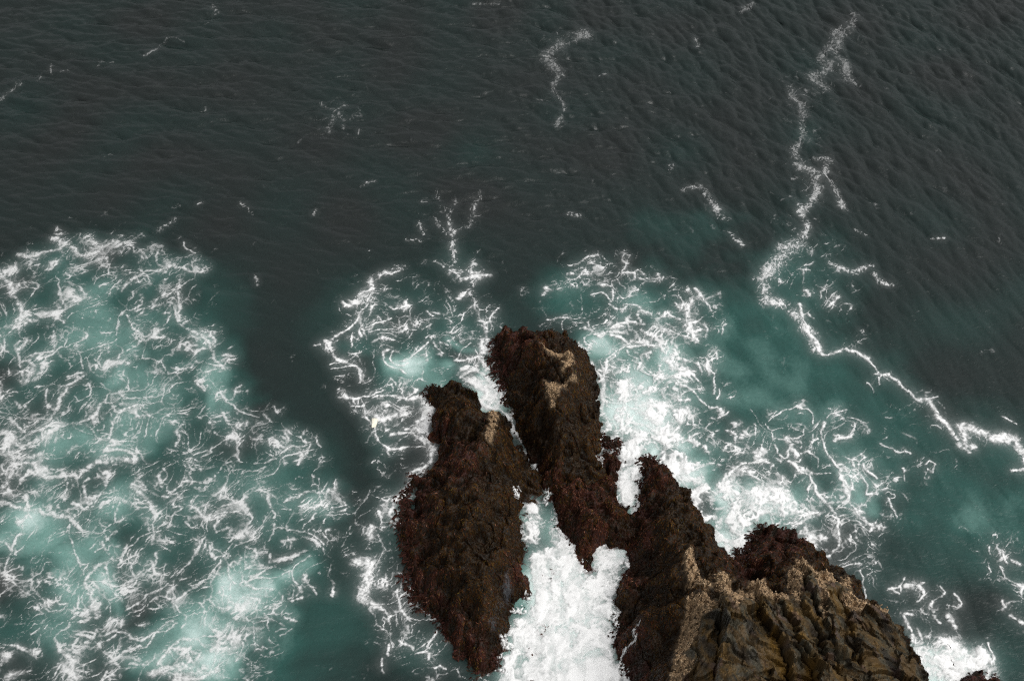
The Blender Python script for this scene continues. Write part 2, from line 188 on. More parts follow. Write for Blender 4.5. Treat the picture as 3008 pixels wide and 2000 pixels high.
# ------------------------------------------------------------------ foam: drawn filaments
STROKES = '''
L1|60|0,470>120,560>150,690>120,800>250,870>310,930>350,1000>450,1050
L1|45|300,1240>230,1330>220,1450>210,1568
L1|25|190,1060>110,1150>70,1240>60,1370>0,1440
L1|25|640,540>690,620>660,750>690,820
L1|20|1250,420>1240,510>1360,530>1340,590>1230,630>1110,640
L1|30|1860,220>1800,280>1830,340>1910,385>1990,390>1830,410
L1|30|1470,960>1500,1060>1530,1150>1640,1220>1740,1210>1840,1130>1950,1100
L1|25|1480,870>1520,880>1650,830
L1|20|1400,900>1340,1000>1310,1120>1310,1200
L1|40|600,1180>620,1290>640,1400
L1|30|300,1440>400,1400>520,1440
L1|30|470,1500>640,1440>730,1330
L1|18|930,1400>1100,1350>1300,1270>1330,1240
L1|18|1440,1360>1560,1290>1620,1250
L1|18|1390,1310>1420,1400>1390,1500>1370,1568
L1|18|1210,1420>1150,1490>1200,1550
L1|15|800,1000>860,940>950,910
L1|20|980,930>1080,860>1130,820
L1|40|2050,560>2030,700>2060,800>2060,960>2100,1080>2230,1180>2350,1230
L1|40|1640,470>1560,560>1480,620>1440,700
L1|30|2000,390>2120,460>2240,470>2210,390
L1|25|350,580>440,640>370,740
L1|25|2120,160>2140,230>2260,270
L1|60|560,90>620,60>620,170>700,150>640,220>480,260>360,330>220,300
L1|60|1080,110>1180,180>1100,240>960,270>820,200
L1|50|1180,180>1300,110>1420,150
L1|45|1100,320>1220,310>1240,400>1160,380
L1|40|780,470>860,520>800,580
L1|30|1480,480>1580,480>1700,440>1850,430
L1|35|560,940>470,1010>600,980
L2|35|290,850>280,900>330,960>380,900
L2|25|210,490>300,500>440,480
L2|25|60,720>140,740>240,710
L2|25|300,810>420,790>560,770>640,760
L2|25|490,680>560,700>680,740
L2|30|540,970>560,1040>620,1090>690,1080>750,950>820,930
L2|25|620,1110>740,1180>900,1210>1000,1260
L2|30|630,1240>680,1340>720,1440
L2|25|510,1330>620,1330
L2|20|550,1430>590,1510>680,1530
L2|25|940,1490>970,1530>1080,1560
L2|45|60,60>100,160>180,260>280,330>400,400>470,470
L2|40|400,270>440,350>480,440>560,600>680,740
L2|30|1770,430>1850,470>1930,560>2010,620>2060,680>2150,750>2180,850
L2|30|2140,80>2060,210>1930,350>1850,430
L2|25|2010,620>1900,660
L2|25|2060,690>1900,740
L2|30|1980,1010>2090,1030>2200,1050
L2|30|2080,1120>2220,1160>2200,1280
L2|35|1620,460>1700,460
L2|25|2090,330>2080,450
L2|25|2200,270>2260,330
L2|40|2000,980>2070,970
L3|50|1000,200>930,270>820,360>780,450>700,550>620,650>560,760>480,840>330,940
L3|25|760,240>880,210>1000,180
L3|20|960,180>930,100>930,0
L3|18|1110,60>1160,110>1240,160>1380,110>1410,40>1400,0
L3|18|1010,330>1010,440>990,560>870,580
L3|18|870,500>880,570
L3|45|1230,590>1130,690>1000,750>860,790>720,860>560,880>400,920>300,960>200,1000
L3|25|1110,340>1160,420>1250,460>1210,530>1240,600
L3|30|1250,610>1330,580>1420,500
L3|45|1560,620>1460,660>1340,740>1290,820>1280,900>1240,960
L3|75|1300,980>1380,1020>1250,1080>1240,1150>1380,1120>1500,1150>1560,1200>1500,1260>1380,1280>1200,1240>1060,1330>950,1360
L3|30|1230,1080>1210,1180
L3|22|1580,600>1610,700>1680,770>1800,780
L3|20|1870,90>1880,200
L3|20|1920,350>1890,500>1860,550
L3|30|2030,150>2080,180>2260,170
L3|25|2280,320>2300,400
L3|35|230,520>260,580>330,550
L3|30|530,420>540,540>600,600
L3|25|450,740>340,820>260,870
L3|60|100,740>160,850>250,920
L3|90|0,940>140,1000>260,1100>360,1030>560,950
L3|80|0,1140>170,1230>330,1210>500,1150
L3|60|440,1260>480,1360>560,1420>700,1440>850,1440
L3|40|600,1290>720,1320>620,1340
L3|30|0,1380>130,1340
L3|60|30,1500>120,1400>240,1300>400,1280
L3|30|250,1500>260,1450>400,1400
L3|25|1030,830>1040,950
L3|22|1080,850>1150,840>1200,770
L3|22|1080,880>1250,890
L3|25|2160,1230>2230,1190>2290,1210
L3|20|1920,1480>2000,1530>2150,1440
L3|20|1820,1390>1860,1450
L3|40|1600,1480>1700,1400
L3|40|1560,1510>1730,1530
L3|50|200,330>260,350>420,260>500,200
L3|60|240,80>360,60>420,160>340,260
L4|25|770,270>800,230>860,170
L4|18|0,240>80,130>170,20
L4|18|230,230>340,150>390,40
L4|25|280,310>360,260>450,260>490,310>400,340
L4|25|200,410>260,370>350,400
L4|20|260,390>230,480>310,550
L4|15|420,460>500,400>600,350
L4|20|510,540>580,480>700,430
L4|25|0,700>120,650>220,620>330,650>430,640>460,600
L4|20|30,730>260,700
L4|30|1550,200>1520,290>1540,400>1560,450
L4|30|1020,420>1150,400>1250,350>1400,240>1500,220
L4|25|1230,470>1280,400>1400,340>1520,310
L4|30|1080,600>1180,560>1230,480
L4|20|990,660>1060,620
L4|25|1640,130>1640,200>1680,280
L4|25|1690,640>1690,700>1650,750>1670,830>1700,890>1780,940>1900,920>1970,890
L4|18|1690,790>1780,740>1830,690
L4|20|1670,830>1580,890
L4|25|1420,790>1500,740>1600,760>1640,780
L4|25|1400,800>1320,890
L4|30|70,970>250,950>330,980>400,1040>560,1050>640,1020>770,990
L4|15|100,850>60,930>90,970
L4|15|330,790>300,860>270,940
L4|20|100,1020>60,1100>10,1160
L4|18|200,1100>230,1140>330,1150>400,1090
L4|40|640,1050>580,1090>540,1200>560,1240>660,1180
L4|30|620,940>740,920>860,930
L4|25|560,740>560,830
L4|35|380,1290>300,1330>290,1420>220,1540
L4|25|200,1280>300,1310
L4|40|1160,790>1150,900>1150,960
L4|30|1200,1180>1210,1250>1140,1360
L4|30|1060,1180>1000,1270
L4|30|440,1400>440,1520>500,1568
L4|30|700,1360>740,1300>810,1240
L4|25|650,1480>740,1380
L4|25|930,1380>1010,1410>1000,1500
L4|35|620,1500>700,1530>650,1568
L4|25|1160,1000>1200,1060>1180,1110
L4|25|1280,990>1380,970
L4|25|1380,1210>1480,1190>1600,1180>1680,1270>1720,1360
L4|40|1280,1350>1440,1300
L4|25|1080,1540>1100,1480
L4|20|1850,1090>1840,1150
L4|50|1200,1540>1400,1510>1500,1450
L5|32|240,600>130,700>60,830>80,900>60,1000>60,1100>100,1190>190,1290
L5|65|0,290>130,350>300,390>420,380
L5|50|190,560>280,500>310,410
L5|65|480,360>560,420>640,450>760,480>820,520
L5|22|780,560>780,690>790,790>820,900>900,1000>1010,1030>960,1090>980,1140
L5|15|800,660>900,630>1000,620
L5|15|860,740>920,690>1000,650
L5|25|750,680>770,560
L5|50|1310,880>1200,960>1100,1060>1040,1150>1020,1260>1030,1360>1080,1440>1060,1540
L5|30|1190,760>1210,840>1290,900>1250,960
L5|25|1280,980>1400,970>1450,920>1560,960>1550,1070>1580,1150>1660,1110
L5|30|1660,850>1600,930>1550,1000
L5|25|1790,930>1770,1050>1640,1180>1520,1280>1430,1270
L5|22|1170,1240>1260,1260>1350,1310>1440,1270>1510,1230
L5|22|1350,1310>1355,1410>1250,1440>1180,1500
L5|22|1520,1280>1560,1340>1610,1370
L5|22|1370,1420>1470,1390
L5|30|1420,1560>1560,1490>1650,1400>1800,1340>1920,1280>2000,1200>2080,1200
L5|25|2090,1150>2100,1350>2040,1420
L5|32|2040,1430>2160,1350>2280,1260>2300,1200
L5|24|220,1340>340,1400>420,1360>490,1390>520,1480>550,1530
L5|15|440,1160>460,1230>420,1340
L5|20|550,1530>630,1500>740,1480>780,1430>690,1400>640,1330
L5|15|700,1100>780,1130>790,1070>830,1030
L5|15|740,1170>840,1220>970,1230
L5|55|960,120>1000,240>1090,290>960,350>820,300
L5|40|950,90>1060,20
L5|30|1100,270>1180,160>1220,60
L5|22|700,130>720,210>650,310
L5|20|380,150>420,230>340,350
L5|40|400,150>460,200
L5|80|1560,120>1680,180>1720,260>1730,400>1780,510
L5|40|1600,30>1680,60>1800,140>1960,180
L5|25|1340,620>1280,660>1230,740
L5|18|1340,400>1340,540>1270,590>1180,530
L5|35|1180,340>1280,240
L5|22|1300,230>1310,350
L5|25|1390,290>1360,400
L5|35|1780,520>1740,580>1790,700>1780,830
L5|22|1450,780>1600,720>1700,690>1880,650
L5|22|1970,590>2060,440>2180,380>2290,400>2350,430
L5|18|2050,260>2030,350
L5|18|2260,220>2230,330
L5|30|2320,720>2230,840>2190,960>2130,1060
L5|20|2070,740>2160,690>2250,740
L5|25|1200,800>1100,880
L5|25|2030,1120>2100,1030
L6|30|1320,460>1240,500>1170,570>1090,560>1060,640>1000,700
L6|30|850,500>850,590>760,650>730,720>760,780>840,810>890,800
L6|65|760,800>790,880>830,960>840,1080>870,1180
L6|40|980,690>1080,660>1200,650>1330,600>1420,600>1560,640>1640,690
L6|30|1130,740>1240,720>1400,650
L6|30|1640,690>1740,620>1880,640>1960,600
L6|18|1800,570>1860,540>1930,580
L6|20|1820,490>1960,470>2030,440
L6|30|2060,300>2050,400>2080,500>2110,580>2060,620
L6|25|1750,640>1700,770
L6|50|880,380>1000,420>950,500
L6|50|1030,340>1100,300>1060,420
L6|20|890,1050>980,960>1080,870
L6|30|1180,820>1260,880>1340,960
L6|30|1260,890>1380,810>1440,800
L6|40|0,810>150,840>340,880>480,820
L6|70|150,1060>260,1030>120,1100
L6|60|0,930>80,960
L6|20|500,600>540,540
L6|20|330,680>440,580
L6|30|640,1120>680,1000>750,960
L6|40|1180,1180>1240,1060
L6|40|1340,970>1400,1040
L6|40|1830,960>1940,850>2050,760>2300,700
L6|30|1500,990>1700,990
L6|80|1750,1100>1950,1000>2100,1080>2250,1040>2359,1000
L6|30|1480,830>1640,740
L7|25|440,40>450,130>500,190>600,180>690,130
L7|30|560,220>500,270>420,360
L7|25|530,280>460,400>430,470>460,560>440,650>400,680
L7|22|420,680>500,720>620,690
L7|27|820,220>720,220>650,290>680,370>750,430>820,460>850,410>940,410>1010,390>1030,320>1090,260>1180,230
L7|27|1010,390>1130,380>1270,350>1400,300>1440,320>1440,430>1470,490
L7|25|1440,300>1530,210>1560,160
L7|30|1080,190>1180,160>1300,170>1400,150>1500,120
L7|20|1090,180>1110,100
L7|35|850,450>1000,470>1120,490>1200,500
L7|35|720,720>740,620>830,560>960,580>1040,600
L7|30|720,720>860,660>940,650
L7|32|1040,620>1000,720>980,780>1100,770>1220,700>1280,640>1280,590
L7|25|980,790>880,860>900,930>970,950>1000,990>1080,940>1170,920
L7|25|1090,820>1170,880>1160,920
L7|18|1170,920>1160,1010
L7|40|700,860>640,940>540,1020>500,1130>430,1210
L7|32|480,1240>500,1300>480,1400
L7|25|540,1040>600,1080>560,1160>480,1240
L7|25|790,960>750,1060
L7|25|820,1080>830,1200>800,1330
L7|25|680,1130>820,1080
L7|20|350,1080>450,1040>530,1030
L7|20|350,1080>380,1170
L7|18|560,1260>720,1250>800,1240
L7|20|600,540>640,610>700,630
L7|15|1000,1010>1000,1120>980,1170
L7|15|1220,990>1290,960>1350,960
L7|15|1260,1020>1420,970
L7|50|0,1390>150,1360>250,1400
L7|90|100,1530>250,1510>450,1440>600,1420
L7|40|850,150>800,200
L7|35|1380,820>1500,890
L7|30|1580,490>1640,530
L7|30|1400,640>1490,590
L7|40|1850,540>1880,430
L7|20|1290,900>1340,930
M1|80|720,190>800,280>620,330>560,400>450,420
M1|25|580,560>530,640>470,700
M1|40|560,530>700,490
M1|35|200,900>290,960>380,1050>440,1090>490,1150>540,1200
M1|30|540,1200>580,1240
M1|20|510,770>510,930
M1|25|640,720>690,790
M1|25|560,820>640,840
M1|18|740,690>860,680>950,590
M1|20|780,760>920,730
M1|25|1000,760>1100,720>1250,740
M1|20|1180,650>1290,720
M1|20|1330,780>1440,700
M1|25|1400,550>1470,590
M1|18|1590,590>1640,590>1680,630
M1|35|950,1070>940,1010>1000,970>1110,960
M1|35|950,1070>1000,1180>1080,1230>1120,1300
M1|25|1040,980>1050,1080>1090,1150>1150,1190>1220,1130
M1|32|1180,1090>1280,1010>1370,960>1440,920
M1|25|1450,850>1500,900>1540,980>1500,1010
M1|18|1650,1040>1760,1000>1900,930
M1|70|2020,740>2100,880>2080,1000>2000,1080>2060,1200
M1|60|1850,1300>1870,1240>1950,1210>2080,1260>2150,1330>2180,1430
M1|120|2000,1330>2080,1450>2150,1560
M1|30|1640,1050>1740,1080>1900,1090>2000,1070
M1|25|1960,1010>1990,1110
M1|25|2240,500>2180,600>2100,680>1960,670
M1|50|1650,60>1800,150>1950,140>2090,130
M1|40|1900,250>1750,380
M1|30|880,80>960,110>1050,50
M1|25|900,1360>950,1410
M1|20|1000,1430>1060,1410>1110,1440
M1|40|440,1440>520,1500>640,1530>800,1500>850,1460
M1|40|800,1540>1000,1510
M1|60|1180,1470>1320,1450>1440,1490
C1|60|60,950>150,930>250,900
C1|50|350,1000>430,950
C1|55|440,780>470,900>450,1000>460,1100>500,1180
C1|25|0,1000>60,1100>150,1200
C1|25|170,1060>300,1100>420,1160
C1|22|130,1200>300,1190>420,1180
C1|55|400,1400>460,1320>490,1240>510,1200>450,1100
C1|30|250,1060>420,1080
C1|45|320,1400>430,1370
C1|35|240,1530>320,1460
C1|22|60,860>180,830>300,790
C1|22|120,760>260,720>400,700
M2|60|400,300>380,400
M2|85|300,580>370,600>340,750>320,900>360,930
M2|50|420,930>520,970>570,1020
M2|30|600,90>590,170
M2|30|500,160>520,200
M2|25|640,1160>720,1200>760,1270
M2|35|540,1240>550,1320
M2|30|500,1400>540,1500
M2|35|790,1330>860,1340>850,1420
M2|22|600,800>640,900>700,990>770,1070
M2|20|510,660>520,770
M2|22|850,1280>900,1200>930,1160
M2|22|900,1500>960,1450>1040,1440
R1|25|380,240>450,240>560,170>660,160
R1|25|720,170>800,210
R1|25|610,290>590,370>560,420>480,480
R1|30|340,320>420,320
R1|22|860,380>920,320
R1|22|960,330>1140,330
R1|32|1100,400>1140,380>1130,320>1190,300>1280,380
R1|25|870,400>960,460>1000,480
R1|25|740,590>800,650>830,600>840,520
R1|30|780,680>880,720>1040,740>1080,700
R1|30|1060,660>1190,720>1210,780>1260,800>1310,800
R1|32|1210,780>1200,860>1180,900
R1|20|660,610>740,580
R1|45|1950,600>2080,530>2110,580
R1|30|1800,540>1920,600>2000,680>2020,760
R1|25|1550,650>1600,740>1640,660
R1|25|1640,650>1700,780>1700,860
R1|35|1460,790>1500,770>1580,820>1640,870
R1|65|1690,860>1700,960
R1|25|1420,990>1520,1010>1600,1060>1680,1100>1760,1070
R1|25|650,930>760,880>830,830
R1|35|870,940>980,910>1080,920>1230,910
R1|55|680,1060>780,1020>1000,1000
R1|40|700,1080>800,1040
R1|35|960,1170>1060,1140>1200,1120>1290,1140>1460,1210
R1|65|1040,1080>1250,1080
R1|60|1180,980>1300,1020
R1|30|960,1170>860,1280>820,1420>800,1480>700,1440
R1|25|1010,1210>1040,1280>1110,1310
R1|35|1600,1300>1800,1340>1820,1440
R1|95|1450,1300>1540,1350>1500,1430>1620,1450
R1|30|1300,1480>1420,1440>1550,1400
R1|30|1170,1440>1250,1480>1450,1470
R1|30|1670,1480>1800,1540
R1|25|1920,1240>1950,1300>2040,1250>2050,1340
R1|25|1830,1350>1960,1440>2020,1500
R1|35|90,500>120,560>100,640
R1|22|100,840>280,820>360,830
R1|15|300,830>320,980
R1|25|380,440>440,480
R1|40|1910,900>1940,980>1920,1060
R1|20|1490,900>1560,970
R2|50|150,40>200,200>220,340>210,480>220,600>270,700>300,800>280,900
R2|25|380,0>400,120>480,150
R2|25|690,160>760,190>900,180
R2|25|490,320>520,370>520,460>560,520
R2|22|780,250>720,350>690,450>650,530
R2|25|620,590>700,570>800,540>860,490>920,500
R2|25|980,540>1040,560>1150,580
R2|20|990,370>1010,460>1050,550
R2|20|910,320>830,390
R2|22|640,600>700,620>770,680>820,760>850,810
R2|35|500,530>560,620>580,720>600,770
R2|60|600,770>720,810>900,860>1000,950
R2|130|700,900>850,960>1040,990
R2|60|1040,950>1060,850>1150,760>1220,650
R2|80|1220,660>1250,620>1300,700
R2|32|1130,120>1210,180>1350,250
R2|35|1150,30>1300,60>1360,150
R2|65|1000,40>1100,40>1130,120
R2|55|900,200>1050,250>1200,320
R2|25|910,330>980,340>1080,380
R2|35|1170,380>1320,400>1400,470>1480,520>1570,570>1650,670
R2|30|1060,650>960,680>960,780>1000,790
R2|60|560,980>560,1150>540,1300
R2|130|600,1200>620,1400>580,1568
R2|60|440,870>520,950
R2|25|430,880>400,980
R2|60|940,1180>960,1100>1000,1040
R2|50|1200,1220>1400,1260>1520,1240
R2|40|1300,1380>1330,1500
R2|40|1430,1340>1540,1500>1620,1560
R2|45|1850,1270>1760,1280>1700,1400>1720,1520
R2|40|1080,1200>1120,1350>1180,1480
R2|22|1250,1330>1440,1270
R2|30|1300,930>1400,890
R2|30|1540,190>1550,290>1530,370
R2|25|1620,330>1600,400>1560,450
R2|25|1870,1240>1930,1210>2070,1170>2180,1180
R2|25|1780,1000>1830,1080>2000,1080>2120,1160
R3|75|1260,560>1260,640
R3|30|1310,500>1360,450>1540,410
R3|42|1240,680>1300,760>1330,900>1400,1020>1440,1120
R3|65|1450,1150>1440,1260>1470,1360>1520,1470
R3|40|1520,1470>1600,1540>1700,1568
R3|20|620,540>650,640>730,680>850,640
R3|20|700,690>700,800>830,800>860,740>960,700>940,620
R3|22|850,790>830,900>850,960>820,990>740,940>700,860
R3|35|940,870>1020,850>1100,900>1190,950>1180,1060
R3|35|860,1010>960,1100>1090,1150>1150,1250>1250,1360>1320,1450>1380,1568
R3|60|1000,1080>1090,1120>1130,1140
R3|22|1130,1140>1260,1160>1330,1170
R3|22|1200,1110>1330,1070
R3|30|960,930>920,980
R3|30|1480,920>1560,980>1600,1080>1700,1200>1760,1250>1740,1370
R3|30|1640,1030>1720,1020>1760,1080>1880,1150>1920,1180
R3|30|1740,1370>1860,1390>1880,1290
R3|40|1900,1330>1990,1330
R3|20|2140,1070>2170,1120>2180,1250
R3|20|1950,1450>1960,1568
R3|25|1200,760>1110,760>1080,700
R3|20|680,510>830,430>900,380>1000,390>1050,460>1050,560
R3|20|1000,650>1080,640>1150,560
R3|20|1890,820>2000,880>2180,890
R3|20|1560,540>1700,590
R3|20|1590,600>1540,680>1450,780
R3|30|150,650>220,720>220,800>300,880>420,870>500,900>600,980
R3|28|400,580>400,690
R3|30|0,480>100,480
R3|12|600,660>560,620>480,540>400,410
R3|48|1850,0>1950,20>2060,10>2130,60>2230,200>2350,310
R3|25|1890,140>1900,60>1980,30>2060,90
R3|15|1700,100>1800,180>1820,250
R3|40|280,1070>330,1020>450,1000>600,1000>700,1060
R3|50|0,1060>150,1060>260,1080>180,1170>150,1270>60,1350
R3|120|650,1320>800,1330>850,1420
R3|100|350,1380>550,1300
R4|35|1460,0>1520,100>1600,170>1650,220>1750,300>1850,340>1820,430
R4|32|1260,20>1330,100>1400,200>1430,330>1420,450>1350,560>1320,680
R4|25|1430,340>1480,400>1580,340>1700,350
R4|25|1640,480>1640,410>1700,380>1820,440
R4|25|1410,160>1470,90
R4|60|1850,330>1950,370
R4|25|1960,80>1970,200>2050,290
R4|40|1270,750>1330,720
R4|50|1400,830>1430,900
R4|25|1440,850>1550,820>1640,870
R4|20|1680,970>1720,1050>1770,1200
R4|20|2000,1050>2120,1000>2160,1060
BR|29|720,30>790,60>830,150>920,210>960,290>1000,330
BR|46|970,180>1060,220>1130,250>1250,260>1306,330>1400,430
BR|38|980,190>990,290>1030,300
BR|28|1300,330>1290,440>1230,440
BR|12|760,60>850,40
BR|18|1200,150>1260,170
BR|110|740,1400>800,1450>850,1530
BR|85|840,1350>920,1360>980,1420>1060,1440>1060,1530
BR|55|1070,1480>1150,1520
BR|10|1090,1360>1130,1440>1165,1500>1130,1530
BR|22|640,1210>670,1260>660,1310
BR|22|660,1220>720,1220
BR|18|670,1310>680,1350
BR|18|720,1300>740,1350
BR|18|1210,1130>1220,1160
BR|20|1240,1220>1306,1270
BR|16|1200,870>1240,920
BR|16|1270,910>1290,920
BR|12|1110,840>1120,880
BR|12|1100,970>1110,1000
BR|15|730,1050>780,1110>760,1140
BR|15|840,1040>870,1080>830,1180>850,1240
BR|15|920,1100>940,1170>920,1200
BR|18|900,1240>950,1280
BR|13|590,1040>630,1060
BR|13|620,1020>640,1000
BR|13|780,390>800,370>840,390>840,440>800,420
T2|24|1580,70>1560,130>1510,150>1490,210>1500,270>1530,330>1590,370
T2|24|1490,210>1430,260>1470,300>1440,340>1390,370>1420,400
T2|20|1290,410>1290,450>1340,480>1350,570>1330,630>1300,690>1330,760>1400,800>1400,870>1400,940>1350,980>1345,1060>1310,1110
T2|32|1310,1110>1260,1160>1240,1210>1180,1250
T2|26|1180,1250>1130,1300>1150,1350>1250,1400>1290,1450>1340,1490>1370,1530
T2|20|1340,1490>1400,1540
S|11|2362,959>2384,995>2411,1044>2446,1030>2487,1020>2520,1035>2555,1062>2585,1095
S|9|2340,900>2370,950>2400,1035
T2|14|1410,740>1460,730>1450,790>1500,870>1500,960>1520,990
T2|16|800,890>860,860>900,900>950,950>990,1010
T2|12|1010,1070>1060,1120
T2|12|740,770>720,780
T2|12|1480,1210>1560,1260>1640,1210
T2|12|1660,1250>1740,1310
T2|10|1590,1050>1640,1070
T2|8|1930,1100>2000,1100
T2|26|340,160>280,180>220,210>180,250>190,290>215,350
T2|16|215,350>215,420>225,500>235,580
T2|14|1110,10>1060,50
T2|9|860,170>860,230
T2|9|400,350>430,340
T2|11|260,980>290,990
T1|12|1480,480>1540,520>1600,500
T1|12|1540,530>1510,600
T1|10|1550,540>1590,580
T1|10|1460,550>1540,540
T1|8|1640,555>1665,550
T1|12|1680,855>1720,835
T1|11|735,1060>745,1035>790,1015
T1|9|900,940>920,935
T1|10|1105,940>1160,965
T1|9|1415,990>1440,970
T1|12|1190,1260>1190,1300
T1|8|940,490>930,510
T1|16|960,40>980,60
T1|11|2210,880>2190,960>2150,1050>2090,1090
T1|11|2090,960>2060,990>2080,1060>2090,1100>2100,1200
T1|10|1990,1000>2040,1060>2080,1090
T1|9|2000,1200>2050,1240>2150,1250
T1|12|2070,1270>2150,1250>2240,1280
T1|10|2110,1370>2200,1290
T1|12|1920,1020>1970,1070
T1|14|1880,1120>1960,1120
T1|20|1750,1270>1850,1220
T1|9|0,460>70,400>100,390
T1|10|160,370>180,350
T1|8|240,300>240,340
T1|8|290,340>320,330
T1|7|440,320>460,300>520,290
T1|7|650,260>720,240>770,190>860,190
T1|14|2180,20>2300,20
'''
def add_strokes(F, G, XW, YW):
    for ln in STROKES.strip().splitlines():
        fr, wd, pts = ln.split('|'); k = FR[fr][2]
        pp = P(fr, pts); uu, vv = np.array(pp).T; x, y = unproj(uu, vv)
        wpx = float(wd)/k
        far = fr in ('T1', 'T2')
        for i in range(len(x)-1):
            wm = wpx*0.5*math.sqrt(x[i]**2+y[i]**2+CAM_H**2)/FPX*1.08
            m = 4.5*wm+0.3
            i0 = max(0, int((min(x[i], x[i+1])-m-GX[0])/STEP)); i1 = min(len(GX), int((max(x[i], x[i+1])+m-GX[0])/STEP)+1)
            j0 = max(0, int((min(y[i], y[i+1])-m-GY[0])/STEP)); j1 = min(len(GY), int((max(y[i], y[i+1])+m-GY[0])/STEP)+1)
            if i1 <= i0 or j1 <= j0: continue
            d, _ = seg_dist(XW[j0:j1, i0:i1], YW[j0:j1, i0:i1], x[i], y[i], x[i+1], y[i+1])
            if far:
                q = np.exp(-(d/(1.75*wm))**2*0.9)*(0.78 if fr == 'T1' else 1.0)
                G[j0:j1, i0:i1] = np.maximum(G[j0:j1, i0:i1], q)
            else:
                q = np.exp(-(d/wm)**2*0.9)
                F[j0:j1, i0:i1] = np.maximum(F[j0:j1, i0:i1], q)

